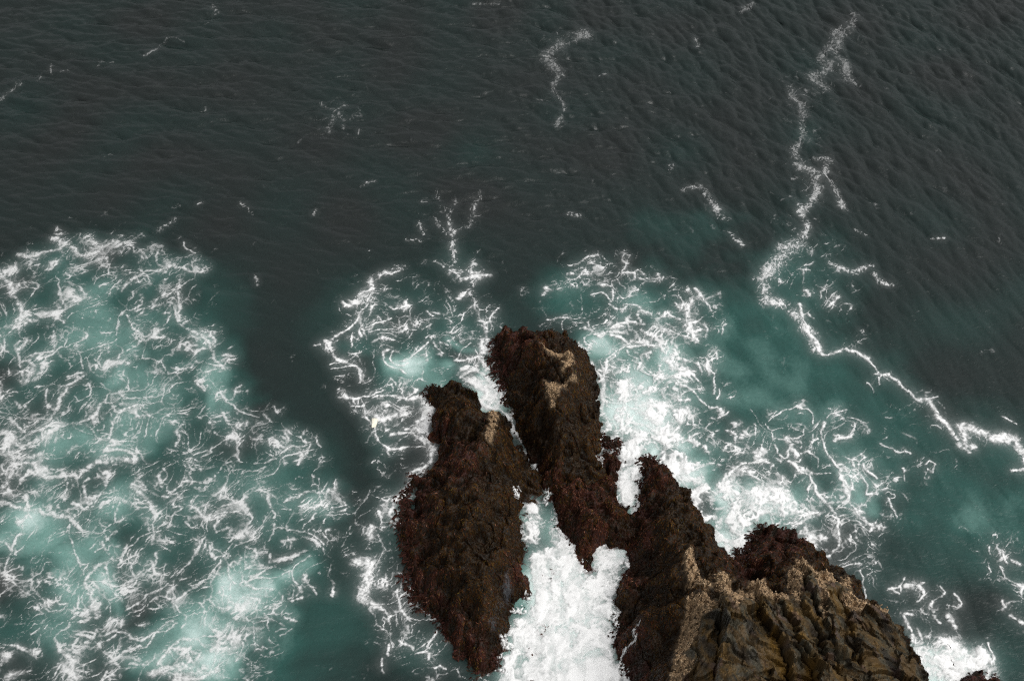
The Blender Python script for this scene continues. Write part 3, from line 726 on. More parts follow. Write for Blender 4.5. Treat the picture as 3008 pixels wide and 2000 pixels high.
# lace cover: (value, soft edge px, outline in the 3008 x 2000 frame)
COVER = [
 (0.50, 26, '0,800 90,735 150,700 160,690 330,695 420,725 520,715 590,735 575,800 590,900 620,960 660,1040 700,1110 770,1200 850,1250 920,1285 950,1350 1000,1440 1012,1540 985,1620 930,1720 880,1800 820,1880 790,2040 -60,2040 -60,800'),
 (0.66, 20, '0,800 90,735 150,700 160,690 330,695 420,725 520,715 590,735 575,800 590,900 560,860 520,790 400,790 250,800 150,850 60,900 40,1000 0,1000'),
 (0.66, 20, '520,760 590,760 575,800 600,930 660,1010 720,1130 780,1200 860,1250 930,1290 960,1370 930,1400 820,1340 700,1270 620,1200 560,1060 520,900 500,830'),
 (0.54, 24, '0,1240 150,1270 300,1240 420,1330 430,1420 250,1500 140,1470 0,1440'),
 (0.70, 30, '430,1900 640,1850 700,1740 800,1640 900,1620 880,1740 800,1860 760,2030 380,2030'),
 (0.50, 24, '0,1880 150,1860 220,1930 200,2030 -40,2030'),
 (0.46, 20, '1120,850 1250,870 1450,900 1480,950 1470,1200 1400,1200 1390,1130 1260,1125 1260,1300 1180,1420 1160,1560 1190,1700 1240,1800 1400,1990 1180,2000 1080,1800 1040,1660 1080,1400 1070,1250 1020,1150 970,1010 1010,900 1040,840'),
 (0.20, 20, '1080,790 1200,750 1430,770 1450,850 1300,900 1100,870'),
 (0.50, 24, '1600,930 1610,850 1700,765 1830,745 1930,800 2080,830 2110,880 2080,1010 2100,1060 2130,1250 2120,1380 2060,1500 1960,1380 1870,1340 1780,1290 1750,1100 1700,1000'),
 (0.74, 26, '1740,1000 1880,960 2000,980 2060,1060 2060,1180 2060,1300 2060,1500 1960,1380 1870,1340 1790,1290 1745,1130'),
 (0.93, 24, '1900,1030 1960,1020 2050,1060 2060,1180 2040,1260 2020,1330 1950,1350 1880,1330 1830,1280 1930,1290 1980,1210 2000,1150 1950,1100'),
 (0.85, 20, '1750,1000 1820,960 1930,960 1990,1000 1900,1010 1800,1020'),
 (0.44, 22, '2110,1360 2180,1260 2330,1220 2460,1200 2560,1250 2650,1390 2650,1540 2560,1620 2480,1650 2390,1600 2300,1540 2200,1600 2140,1620 2060,1500'),
 (1.12, 9, '1930,1320 2000,1300 2060,1400 2110,1500 2150,1560 2210,1560 2250,1520 2300,1530 2290,1580 2230,1640 2165,1720 2060,1600 1980,1430 1940,1370'),
 (0.90, 22, '2050,1480 2100,1400 2200,1400 2300,1400 2400,1450 2440,1540 2400,1610 2270,1540 2220,1600 2160,1650 2060,1530'),
 (1.05, 8, '1400,1135 1440,1110 1475,1140 1482,1210 1500,1216 1540,1310 1520,1318 1478,1222 1445,1205 1400,1190'),
 (1.15, 5, '1552,1346 1575,1350 1592,1385 1592,1402 1570,1385 1555,1370'),
 (0.80, 6, '1514,1428 1522,1428 1526,1480 1520,1480'),
 (0.85, 5, '1588,1410 1612,1425 1614,1470 1600,1470'),
 (1.05, 8, '1834,1290 1890,1300 1888,1350 1890,1420 1868,1500 1838,1508 1805,1430 1830,1370'),
 (1.0, 6, '1762,1300 1772,1300 1768,1345 1760,1345'),
 (0.8, 14, '1740,1130 1800,1240 1860,1300 1960,1360 1990,1280 1960,1240 1850,1260'),
 (0.90, 8, '1540,1460 1570,1470 1600,1540 1600,1620 1560,1625 1536,1560'),
 (0.80, 8, '1597,1475 1625,1505 1640,1575 1670,1600 1610,1620 1620,1560'),
 (1.10, 9, '1560,1625 1600,1600 1660,1585 1705,1610 1712,1670 1735,1700 1750,1660 1755,1612 1850,1605 1835,1660 1815,1730 1800,1780 1810,1850 1800,1930 1830,1980 1825,2100 1430,2100 1470,1990 1495,1900 1515,1820 1570,1770 1570,1745 1540,1665'),
 (0.25, 30, '2440,1660 2620,1640 2780,1720 2830,1830 2760,1880 2660,1870 2560,1770'),
 (1.1, 16, '2680,1900 2760,1900 2850,1880 2900,1930 2940,1990 2930,2030 2730,2030'),
 (0.36, 26, '2880,1570 2960,1560 3060,1530 3060,1850 2980,1840 2930,1760'),
 (0.22, 30, '2180,850 2300,880 2420,990 2560,1000 2560,1040 2400,1060 2250,960'),
 (0.20, 30, '2560,1180 2760,1200 2800,1330 2740,1420 2640,1400'),
 (0.15, 24, '960,1450 1090,1420 1060,1700 1000,1600'),
 (0.22, 30, '2280,540 2420,560 2480,760 2560,930 2460,960 2300,900 2250,800 2300,700'),
 (0.20, 18, '1580,60 1740,90 1660,170 1650,400 1620,400 1600,200'),
 (0.18, 16, '2300,220 2520,60 2510,240 2400,420 2420,640 2330,560'),
 (0.14, 20, '1240,560 1420,580 1400,680 1300,720 1240,660'),
 (0.15, 20, '560,0 660,0 640,70 600,70'), (0.15, 16, '920,280 1070,290 1060,390 960,400'),
]
# water clouded with bubbles: (u, v, ru, rv, amount)
AER = [(300,950,260,160,.36),(120,1050,90,80,.25),(430,1180,180,120,.36),(330,1270,160,90,.42),(180,1300,140,120,.36),(330,1480,220,110,.36),(110,1560,120,90,.5),
 (230,1600,110,90,.46),(300,1720,60,120,.55),(240,1750,70,90,.5),(100,1660,100,90,.30),(150,1850,160,80,.28),(480,1900,120,70,.44),(560,1850,100,90,.52),(620,1820,90,60,.52),(660,1930,70,80,.5),
 (740,1740,120,90,.56),(840,1690,90,70,.46),(880,1650,60,60,.42),(560,1990,140,50,.52),(700,1500,250,200,.26),(950,1480,50,90,.3),(980,1500,40,50,.25),(820,1850,90,150,.30),(640,1150,70,120,.4),(380,1080,70,60,.42),(580,1020,70,60,.36),
 (740,1870,180,120,.35),
 (1160,1075,70,50,.55),(1230,1070,50,40,.6),(1125,1070,25,28,.55),(1250,1100,80,40,.5),(1370,1010,40,26,.42),(1430,1120,60,60,.5),(1080,1010,60,40,.2),(1280,950,200,120,.16),
 (1850,1120,110,100,.58),(1900,1190,120,80,.54),(1800,1010,90,60,.5),(1960,1090,80,90,.52),(1860,1230,80,60,.52),(1950,1300,120,80,.6),(1900,900,140,90,.24),(1700,870,120,90,.2),(1950,920,60,50,.26),
 (2040,1350,90,80,.6),(2120,1470,60,70,.66),(2060,1400,80,60,.55),(2280,1470,140,80,.45),(2230,1540,90,60,.6),(2180,1600,60,40,.6),
 (2200,1090,300,200,.34),(2330,1190,260,200,.30),(2450,1300,240,180,.26),(2480,1430,60,60,.5),(2530,1480,70,70,.42),(2920,1500,300,170,.33),(2760,1350,200,140,.18),
 (2310,820,170,130,.22),(2050,690,180,90,.14),(2230,920,170,130,.2),(2560,1250,180,140,.22),(3000,1900,140,160,.12),
 (1640,1800,120,260,.97),(1700,1900,100,120,.95),(1790,1640,50,50,.97),(1850,1400,40,120,.95),(1440,1170,40,50,.8),(1560,1550,30,80,.5),(2770,1960,90,60,.9),
 (960,1850,120,140,.16),(900,1990,160,120,.16)]

WASH = dict(tall=lambda u, v: 0.80 if u > 1690 or u < 1500 else 0.35, left=lambda u, v: 0.62 if v < 1560 else 0.42,
            low=lambda u, v: 0.8, ridge=lambda u, v: 0.9 if v < 1680 else 0.45)
def make_fields():
    wx = 0.16*noise(X, Y, 1.1, 0)+0.07*noise(X, Y, 0.42, 1)+0.05*noise(X, Y, 0.17, 2)
    wy = 0.16*noise(X, Y, 1.1, 2, 9, 4)+0.07*noise(X, Y, 0.42, 3, 3, 8)+0.05*noise(X, Y, 0.17, 0, 5, 5)
    sx = 0.20*noise(X, Y, 1.7, 0)+0.040*noise(X, Y, 0.5, 1)+0.014*noise(X, Y, 0.16, 2)
    sy = 0.20*noise(X, Y, 1.7, 2, 9, 4)+0.040*noise(X, Y, 0.5, 3, 3, 8)+0.014*noise(X, Y, 0.16, 0, 5, 5)
    lines = np.zeros(X.shape, np.float32)
    far = np.zeros(X.shape, np.float32)
    add_strokes(lines, far, X+0.55*sx, Y+0.55*sy)
    C = np.zeros(X.shape, np.float32)
    UW = U + 26*noise(X, Y, 0.9, 1, 2, 2) + 14*noise(X, Y, 0.35, 2, 7, 1); VW = V + 22*noise(X, Y, 0.9, 3, 1, 6) + 12*noise(X, Y, 0.35, 0, 3, 3)
    small = sstep(1380, 1420, U)*sstep(1920, 1880, U)*sstep(1080, 1130, V)      # near the rocks the outlines are crisp
    UW = U + (UW-U)*(1-0.75*small); VW = V + (VW-V)*(1-0.75*small)
    for val, soft, s in COVER:
        poly = P('S', s); pu, pv = np.array(poly).T
        bb = (UW > pu.min()-90) & (UW < pu.max()+90) & (VW > pv.min()-90) & (VW < pv.max()+90)
        jj = np.where(bb.any(1))[0]; ii = np.where(bb.any(0))[0]
        if len(jj) == 0: continue
        sl = (slice(jj[0], jj[-1]+1), slice(ii[0], ii[-1]+1))
        m = inside(UW[sl], VW[sl], poly).astype(np.float32)
        r = max(1, int(round(soft*0.0128/STEP*0.62)))
        C[sl] = np.maximum(C[sl], val*blur(m, r))
    # wash along the rocks' feet
    for key in ('tall', 'left', 'low', 'ridge'):
        o = np.array([[float(q) for q in p_.split(',')] for p_ in ROCKS[key]['out'].split()]); ox, oy = unproj(o[:, 0], o[:, 1], o[:, 2])
        for i in range(len(o)):
            j = (i+1) % len(o)
            if min(o[i, 1], o[j, 1]) > 2030 or max(o[i, 2], o[j, 2]) > 3: continue
            i0 = max(0, int((min(ox[i], ox[j])-1-GX[0])/STEP)); i1 = min(len(GX), int((max(ox[i], ox[j])+1-GX[0])/STEP)+1)
            j0 = max(0, int((min(oy[i], oy[j])-1-GY[0])/STEP)); j1 = min(len(GY), int((max(oy[i], oy[j])+1-GY[0])/STEP)+1)
            if i1 <= i0 or j1 <= j0: continue
            d, _ = seg_dist(X[j0:j1, i0:i1]+sx[j0:j1, i0:i1], Y[j0:j1, i0:i1]+sy[j0:j1, i0:i1], ox[i], oy[i], ox[j], oy[j])
            C[j0:j1, i0:i1] = np.maximum(C[j0:j1, i0:i1], WASH[key](o[i, 0], o[i, 1])*np.exp(-(d/0.38)**2))
    # fine structure -------------------------------------------------
    qx = X+sx; qy = Y+sy
    ra = (0.80*qx+0.60*qy)*0.72; rb = (-0.60*qx+0.80*qy)*1.25          # cells drawn out along the drift
    big = noise(X, Y, 2.6, 0, 1, 1); mid = fbm(X+wx, Y+wy, 0.9, 1, 3); fine = fbm(X+0.5*wx, Y+0.5*wy, 0.20, 2, 2, 0.8)
    e1 = worley_edge(ra, rb, 1.15, 1); e2 = worley_edge(ra+3, rb, 0.50, 2); e3 = worley_edge(ra*1.1+0.2*sx, rb*0.9, 0.23, 3)
    br = 0.72+0.28*sstep(-0.9, 0.7, noise(X, Y, 0.5, 3, 4, 1))
    m2 = sstep(-0.8, 0.6, noise(X, Y, 1.5, 2, 6, 3)); m3 = sstep(-0.4, 1.0, noise(X, Y, 0.8, 0, 8, 8)+0.25*big)
    l1 = np.exp(-e1/(0.060+0.035*mid.clip(-1, 1.6)).clip(0.02))*br
    l2 = np.exp(-e2/(0.082+0.045*mid.clip(-1, 1.6)).clip(0.03))*br*m2
    l3 = np.exp(-e3/0.15)*m3
    halo = blur(lines, 8)
    CE = np.clip(C*(1+0.34*noise(X, Y, 3.4, 2, 1, 4).clip(-1.4, 1.4)+0.12*noise(X, Y, 1.2, 1, 8, 2).clip(-1.4, 1.4)) + 0.50*halo, 0, 1.25)
    net = np.maximum(np.maximum(1.15*l1, 0.98*l2), 0.78*l3) + 0.22*l2 + 0.14*l3
    t = net + 0.07*fine + 0.10*mid
    lacef = sstep(0.72-0.95*CE, 1.62-0.95*CE, t)*sstep(0.04, 0.30, CE+0.05*mid)*(0.50+0.45*sstep(-1.0, 1.3, noise(X, Y, 0.9, 1, 3, 13)+0.5*mid))
    # drawn lines, frayed by the lace
    ln = lines*(1.0+0.15*mid)+0.10*fine*sstep(0.05, 0.5, lines)-0.05*(1-l2)-0.05*(1-l3)
    linef = sstep(0.08, 1.05, ln)*(0.84+0.13*fine+0.05*mid).clip(0.4, 1.0)
    spk = fbm(X*1.0+0.4*wx, Y*0.75+0.4*wy, 0.16, 3, 3, 0.8)
    farf = sstep(0.36, 1.55, far*(0.95+0.25*mid)+0.40*spk*sstep(0.02, 0.35, far))*0.82
    # solid white water
    solid = sstep(0.72, 1.0, C+0.10*mid+0.06*fine)
    web = np.maximum(l1, l2)
    foam = np.maximum(np.maximum(np.maximum(lacef, farf), linef*0.95), solid*(0.72+0.10*mid.clip(-1, 1)+0.16*fbm(X*2.2+wx, Y*0.8+wy, 0.9, 2, 3).clip(-1.5, 1.5)+0.07*fine.clip(-1, 1)*0.5+0.30*web))
    film = 0.24*sstep(0.35, 0.8, C)*sstep(-0.2, 1.3, mid)+0.28*sstep(0.08, 0.5, lines)*sstep(-0.6, 1.0, fine)*0.6
    foam = np.clip(np.maximum(foam, film), 0, 1)
    leftdim = 1-0.24*sstep(1050, 800, U)*sstep(650, 760, V)  # vignette-like darkening of the left side, put into the foam's opacity
    fardim = 0.40+0.60*sstep(250, 950, V)
    foam = np.clip(1.03*foam*leftdim*fardim-0.02, 0, 1)**1.45
    veil = blur(foam, 4)*(0.75+0.30*fine.clip(-1.6, 1.6)) + 0.5*blur(foam, 11)
    foam = 1-(1-foam)*(1-0.48*veil.clip(0, 1))
    # clouded water ----------------------------------------------------
    A = np.zeros(X.shape, np.float32)
    ua = U+20*big+10*noise(X, Y, 0.9, 2, 3, 9); va = V+20*noise(X, Y, 2.2, 1, 5, 2)
    for u, v, ru, rv, a in AER:
        d = ((ua-u)/ru)**2+((va-v)/rv)**2
        A = np.maximum(A, a*np.exp(-d*0.9)) + 0.12*a*np.exp(-d*1.15)
    cov = blur(np.clip(C, 0, 1), 9)
    A = A*(0.92+0.08*noise(X, Y, 1.3, 3, 2, 7).clip(-1.6, 1.6)+0.04*fine.clip(-1, 1)) + 0.24*cov*(0.65+0.45*big).clip(0)
    A += 0.05+0.06*sstep(500, 1000, V)+0.03*noise(X, Y, 4.0, 1)
    A += 0.10*blur(foam, 6)
    A = np.clip(A, 0, 1)
    return C, np.maximum(lines, far), foam.astype(np.float32), A.astype(np.float32)
COV, LINES, FOAM, AERA = make_fields()
# ==END FIELDS==

# ------------------------------------------------------------------ rocks: height fields in the ground plane
def parse3(s):
    a = np.array([[float(t) for t in q.split(',')] for q in s.split()])
    x, y = unproj(a[:, 0], a[:, 1], a[:, 2]); return np.stack([x, y, a[:, 2]], 1)

BARN = {'tall': ['C1 1380,345>1430,330>1500,365>1580,410>1640,425>1665,520>1600,560>1565,570>1590,500>1590,450>1500,400>1410,385',
                 'C1 1440,650>1480,625>1560,660>1670,620>1690,710>1650,690>1570,700>1530,740>1510,850>1450,870>1480,820>1450,760'],
        'left': ['C1 960,890>1000,870>1040,890>1010,960>1020,1030>1000,1100>990,1150>950,1180>915,1140>950,1050>980,1000'],
        'ridge': ['N 80,0>200,0>250,130>250,250>180,260>100,200>30,60', 'N 90,480>160,470>270,520>330,220>380,170>380,260>340,480>400,570>500,570>430,650>280,790>140,720',
                  'N 440,130>480,180>560,160>640,220>670,330>640,420>680,500>720,560>760,450>780,350>830,350>880,450>910,530>830,540>780,620>750,700>690,730>650,640>610,560>500,480>460,330',
                  'N 890,320>960,270>1040,270>1100,370>1250,480>1230,420>1290,410>1370,510>1390,570>1270,530>1200,550>1080,480>960,440>1000,540>920,500',
                  'N 1400,170>1440,170>1480,120>1500,0>1660,-20>1720,100>1750,200>1700,190>1650,80>1620,180>1560,300>1550,480>1560,680>1500,560>1460,420>1410,330',
                  'N 1740,180>1830,140>1900,210>1980,160>2110,290>2110,370>2060,300>1900,300>1850,380>1900,560>1900,850>1840,650>1800,400',
                  'N 2130,200>2200,180>2260,270>2180,390>2120,330', 'N 2140,430>2300,430>2352,520>2352,700>2240,620>2140,500',
                  'C3 1740,1000>1830,1010>1930,1070>2060,1180>2000,1180>1900,1110>1760,1060',
                  'C3 720,1050>800,1080>780,1250>740,1320>680,1400>760,1450>720,1500>640,1620>590,1620>620,1450>660,1280>700,1130',
                  'C3 690,760>740,700>760,760>800,880>810,940>740,960>710,880']}
BARE = {'ridge': ['S 1985,1920>2040,1850>2060,1800>2090,1770>2130,1730>2160,1750>2210,1725>2290,1765>2335,1765>2350,1690>2375,1655>2400,1700>2480,1715>2560,1790>2640,1850>2720,1990>2820,2220>1930,2220']}
REDW = {'tall': [(1510, 1000, 70), (1480, 1060, 40), (1590, 1400, 50)], 'left': [(1200, 1500, 70), (1190, 1620, 60), (1230, 1740, 70), (1340, 1355, 60), (1300, 1820, 60), (1360, 1900, 70), (1290, 1270, 40), (1540, 1690, 45), (1430, 1930, 50), (1220, 1430, 50)],
        'low': [(1700, 1460, 120), (1700, 1600, 120), (1800, 1380, 90)], 'ridge': [(1900, 1400, 60), (1880, 1500, 45), (1870, 1600, 45), (1850, 1700, 40), (1840, 1900, 60), (2260, 1580, 70), (2200, 1640, 60), (2330, 1570, 60), (1960, 1390, 40), (1860, 1980, 60)],
        'awash': [(2870, 2000, 200)], 'stone_a': [(1611, 1700, 60)], 'stone_b': [(1580, 1860, 80)], 'stone_c': [(1570, 1920, 80)], 'stone_d': [(1570, 2000, 80)], 'dark': []}
POOL = {'left': ['C2 1020,745>1045,830>1050,880>1030,930>960,1010>930,1005>990,920>1005,830', 'C2 930,1060>945,1085>905,1150>880,1145']}

# cracks between the slabs (the rock steps up on the right of each) and ochre patches
CRACK = ['500,600>530,850>540,1050>480,1250>450,1560>420,1900', '1010,440>1050,650>1130,820>1250,960>1330,1150>1400,1290>1480,1560>1560,1900', '1560,480>1600,700>1750,850>1850,1000>1900,1200',
         '1880,560>1950,900>2000,1160>2080,1500', '1380,660>1460,760>1540,900>1480,1080>1560,1250>1700,1330>1800,1600', '250,800>230,1050>200,1300>160,1560',
         '2030,1290>2200,1290>2340,1250', '1640,180>1700,420>1790,640>1870,850', '2150,620>2260,900>2340,1200>2420,1560']
OCHRE = ['N 1380,620>1450,640>1530,700>1600,830>1560,880>1500,800>1430,720', 'N 1140,850>1230,900>1290,1040>1260,1190>1190,1160>1150,1000', 'N 1290,1250>1380,1270>1460,1480>1420,1560>1330,1500',
         'N 2010,1390>2070,1400>2130,1600>2060,1600', 'N 1460,1060>1570,1080>1590,1140>1480,1150', 'N 330,970>380,980>370,1250>330,1240', 'N 1300,1180>1350,1220>1310,1250',
         'N 400,1300>450,1270>420,1560>370,1560', 'N 1560,1560>1700,1300>1800,1560', 'N 2160,640>2200,640>2300,960>2240,980', 'N 1000,640>1080,740>1070,800>1010,760']
def rock_field(key, step):
    d = ROCKS[key]; o = parse3(d['out']); tp = parse3(d['top'])
    gx = np.arange(o[:, 0].min()-0.7, o[:, 0].max()+0.7, step); gy = np.arange(max(17.0, o[:, 1].min()-0.7), o[:, 1].max()+0.7, step)
    x, y = np.meshgrid(gx, gy)
    wx = x+0.10*fbm(x, y, 0.6, 1, 3); wy = y+0.10*fbm(x, y, 0.6, 2, 3)
    dist = np.full(x.shape, 1e9); ze = np.zeros(x.shape)
    for i in range(len(o)):
        a = o[i]; b = o[(i+1) % len(o)]
        dd, t = seg_dist(wx, wy, a[0], a[1], b[0], b[1]); m = dd < dist
        dist = np.where(m, dd, dist); ze = np.where(m, a[2]+(b[2]-a[2])*t, ze)
    ins = inside(wx, wy, o[:, :2])
    pts = np.concatenate([o, tp]); n = len(pts)
    def phi(r2): return 0.5*r2*np.log(r2+1e-6)
    r2 = ((pts[:, None, :2]-pts[None, :, :2])**2).sum(-1)
    A = np.zeros((n+3, n+3)); A[:n, :n] = phi(r2)+np.eye(n)*0.05; A[:n, n] = 1; A[:n, n+1:] = pts[:, :2]; A[n, :n] = 1; A[n+1:, :n] = pts[:, :2].T
    c = np.linalg.solve(A, np.concatenate([pts[:, 2], [0, 0, 0]]))
    h = c[n]+c[n+1]*x+c[n+2]*y
    for i in range(n): h = h+c[i]*phi((x-pts[i, 0])**2+(y-pts[i, 1])**2)
    h = np.clip(h, -0.1, pts[:, 2].max()+0.6)
    edge = sstep(0, 0.55, dist)
    h = np.where(ins, ze+(h-ze)*sstep(0, 0.35, dist), ze-3.2*dist-0.05)
    # lumps, ledges and cracks
    big = fbm(x, y, 1.7, 0, 3, 0.6); sm = fbm(x, y, 0.45, 1, 4, 0.65)
    k = 0.35 if key.startswith('stone') or key in ('dark',) else 1.0
    bump = 0.27*big*edge + 0.045*sm*np.where(ins, 0.4+0.6*edge, 0.25) - 0.26*np.exp(-(fbm(x, y, 1.6, 3, 2)/0.08)**2)*edge
    # project once to place the marks
    u, v = proj(x, y, np.maximum(h, 0))
    jig = 4.5*noise(x, y, 0.22, 2)+3*noise(x, y, 0.10, 1)
    def mask(lst, r):
        m = np.zeros(x.shape)
        for s in lst:
            fr, p = s.split(' ', 1); m = np.maximum(m, inside(u+jig, v+0.8*jig, P(fr, p)))
        return blur(m.astype(np.float32), r) if lst else m
    barn = mask(BARN.get(key, []), 1); bare = mask(BARE.get(key, []), 1); pool = mask(POOL.get(key, []), 1)
    red = np.zeros(x.shape)
    for ru, rv, rr in REDW[key]: red = np.maximum(red, np.exp(-((u-ru)**2+(v-rv)**2)/rr**2))
    red = np.clip(red*(0.7+0.7*sm), 0, 1)
    tint = np.zeros(x.shape)
    if key == 'ridge':
        # tilted slabs: overlapping saw-tooth plates running down the face
        br = np.clip(blur(bare.astype(np.float32), 6), 0, 1)
        bump = bump*(1-0.80*br)
        ac = x*0.93+y*0.37+0.22*fbm(x, y, 2.2, 2, 3)
        al = -0.37*x+0.93*y
        for cs, am, tl, sd, st in ((1.15, 0.20, 0.75, 21, 0.42), (0.50, 0.08, 0.70, 22, 0.55), (0.22, 0.025, 0.5, 23, 0.6)):
            du, dv, h1, h2, h3 = worley_cell(ac/cs, al*st/cs, sd)
            bump = bump+br*(am*2*(h1-0.5)+tl*cs*(h2-0.45)*1.3*du+0.9*tl*cs*(h3-0.5)*dv/st)
            tint = tint+am*(h2-0.5)
        strata = ac/0.17+0.6*noise(x, y, 1.5, 2); bump = bump+br*0.028*np.abs(strata-np.floor(strata)-0.25)
        for ci, sline in enumerate(CRACK):
            cw = (1.35, 1.5, 0.8, 0.6, 1.0, 0.55, 0.9, 1.2, 0.6, 1.0)[ci % 10]; pp = P('N', sline); wide = np.clip(blur(np.clip(bare+barn, 0, 1).astype(np.float32), 4), 0, 1)
            uj = u+3*noise(x, y, 0.35, 1)+1.5*noise(x, y, 0.15, 2); best = np.full(x.shape, 1e9); sd_ = np.zeros(x.shape)
            for i in range(len(pp)-1):
                (a0, b0), (a1, b1) = pp[i], pp[i+1]; dd, _ = seg_dist(uj, v, a0, b0, a1, b1)
                sg = np.sign((uj-a0)*(b1-b0)-(v-b0)*(a1-a0)); m = dd < best; best = np.where(m, dd, best); sd_ = np.where(m, sg, sd_)
            dm = best*0.0123
            bump = bump+cw*wide*(-0.22*np.clip(1-dm/0.09, 0, 1)+np.where(sd_ > 0, 0.34*np.clip(1-dm/0.95, 0, 1)*np.clip(dm/0.05, 0, 1), -0.12*np.clip(1-dm/0.7, 0, 1)))
        crag = np.clip(barn-bare*0.3, 0, 1)
        bump = bump+0.10*crag*fbm(x, y, 0.3, 0, 3, 0.7)
    h = h+k*bump*np.where(ins, 1, 0.5)
    h = h-0.06*blur(pool.astype(np.float32), 2)
    return dict(x=x, y=y, h=h, barn=barn, bare=np.clip(bare-barn, 0, 1), pool=pool, red=red, tint=tint, ochre=mask(OCHRE, 2) if key == 'ridge' else np.zeros(x.shape), ins=ins, dist=dist, u=u, v=v, sm=sm, big=big)

# ------------------------------------------------------------------ mesh helpers
def mesh_from(name, co, quads, smooth=True):
    me = bpy.data.meshes.new(name); nq = len(quads)
    me.vertices.add(len(co)); me.vertices.foreach_set('co', np.ascontiguousarray(co, np.float32).ravel())
    me.loops.add(nq*4); me.loops.foreach_set('vertex_index', np.ascontiguousarray(quads, np.int32).ravel())
    me.polygons.add(nq); me.polygons.foreach_set('loop_start', np.arange(0, nq*4, 4, dtype=np.int32))
    me.polygons.foreach_set('use_smooth', np.full(nq, smooth)); me.update(calc_edges=True); me.validate()
    return me
def fattr(me, name, val):
    a = me.attributes.new(name, 'FLOAT', 'POINT'); a.data.foreach_set('value', np.ascontiguousarray(val, np.float32).ravel())
def cattr(me, name, rgb):
    a = me.attributes.new(name, 'FLOAT_COLOR', 'POINT'); c = np.ones((len(rgb), 4), np.float32); c[:, :3] = rgb
    a.data.foreach_set('color', c.ravel())
def obj(name, me, mat=None, parent=None, **props):
    o = bpy.data.objects.new(name, me); sc.collection.objects.link(o)
    if mat is not None: me.materials.append(mat)
    if parent is not None: o.parent = parent
    for k, v in props.items(): o[k] = v
    return o
def grid_quads(ny, nx, keep=None):
    i = np.arange(ny*nx).reshape(ny, nx)
    q = np.stack([i[:-1, :-1], i[:-1, 1:], i[1:, 1:], i[1:, :-1]], -1)
    q = q[keep] if keep is not None else q.reshape(-1, 4)
    return q.reshape(-1, 4)
def compact(co, quads, *arrs):
    used, inv = np.unique(quads, return_inverse=True)
    return co[used], inv.reshape(-1, 4), [a[used] for a in arrs]

class NT:
    def __init__(s, name):
        s.m = bpy.data.materials.new(name); s.m.use_nodes = True; s.t = s.m.node_tree; s.b = s.t.nodes['Principled BSDF']
    def n(s, kind, **kw):
        nd = s.t.nodes.new(kind)
        for k, v in kw.items():
            if hasattr(nd, k): setattr(nd, k, v)
            else: nd.inputs[k].default_value = v
        return nd
    def l(s, a, b): s.t.links.new(a, b)
    def attr(s, name): return s.n('ShaderNodeAttribute', attribute_name=name)
    def ramp(s, fac, stops):
        r = s.n('ShaderNodeValToRGB'); e = r.color_ramp.elements
        while len(e) < len(stops): e.new(0.5)
        for q, (p, c) in zip(e, stops): q.position = p; q.color = (*c, 1)
        s.l(fac, r.inputs['Fac']); return r.outputs['Color']
    def math(s, op, a, b=None):
        m = s.n('ShaderNodeMath', operation=op)
        for i, q in enumerate((a, b)):
            if q is None: continue
            if isinstance(q, (int, float)): m.inputs[i].default_value = q
            else: s.l(q, m.inputs[i])
        return m.outputs[0]

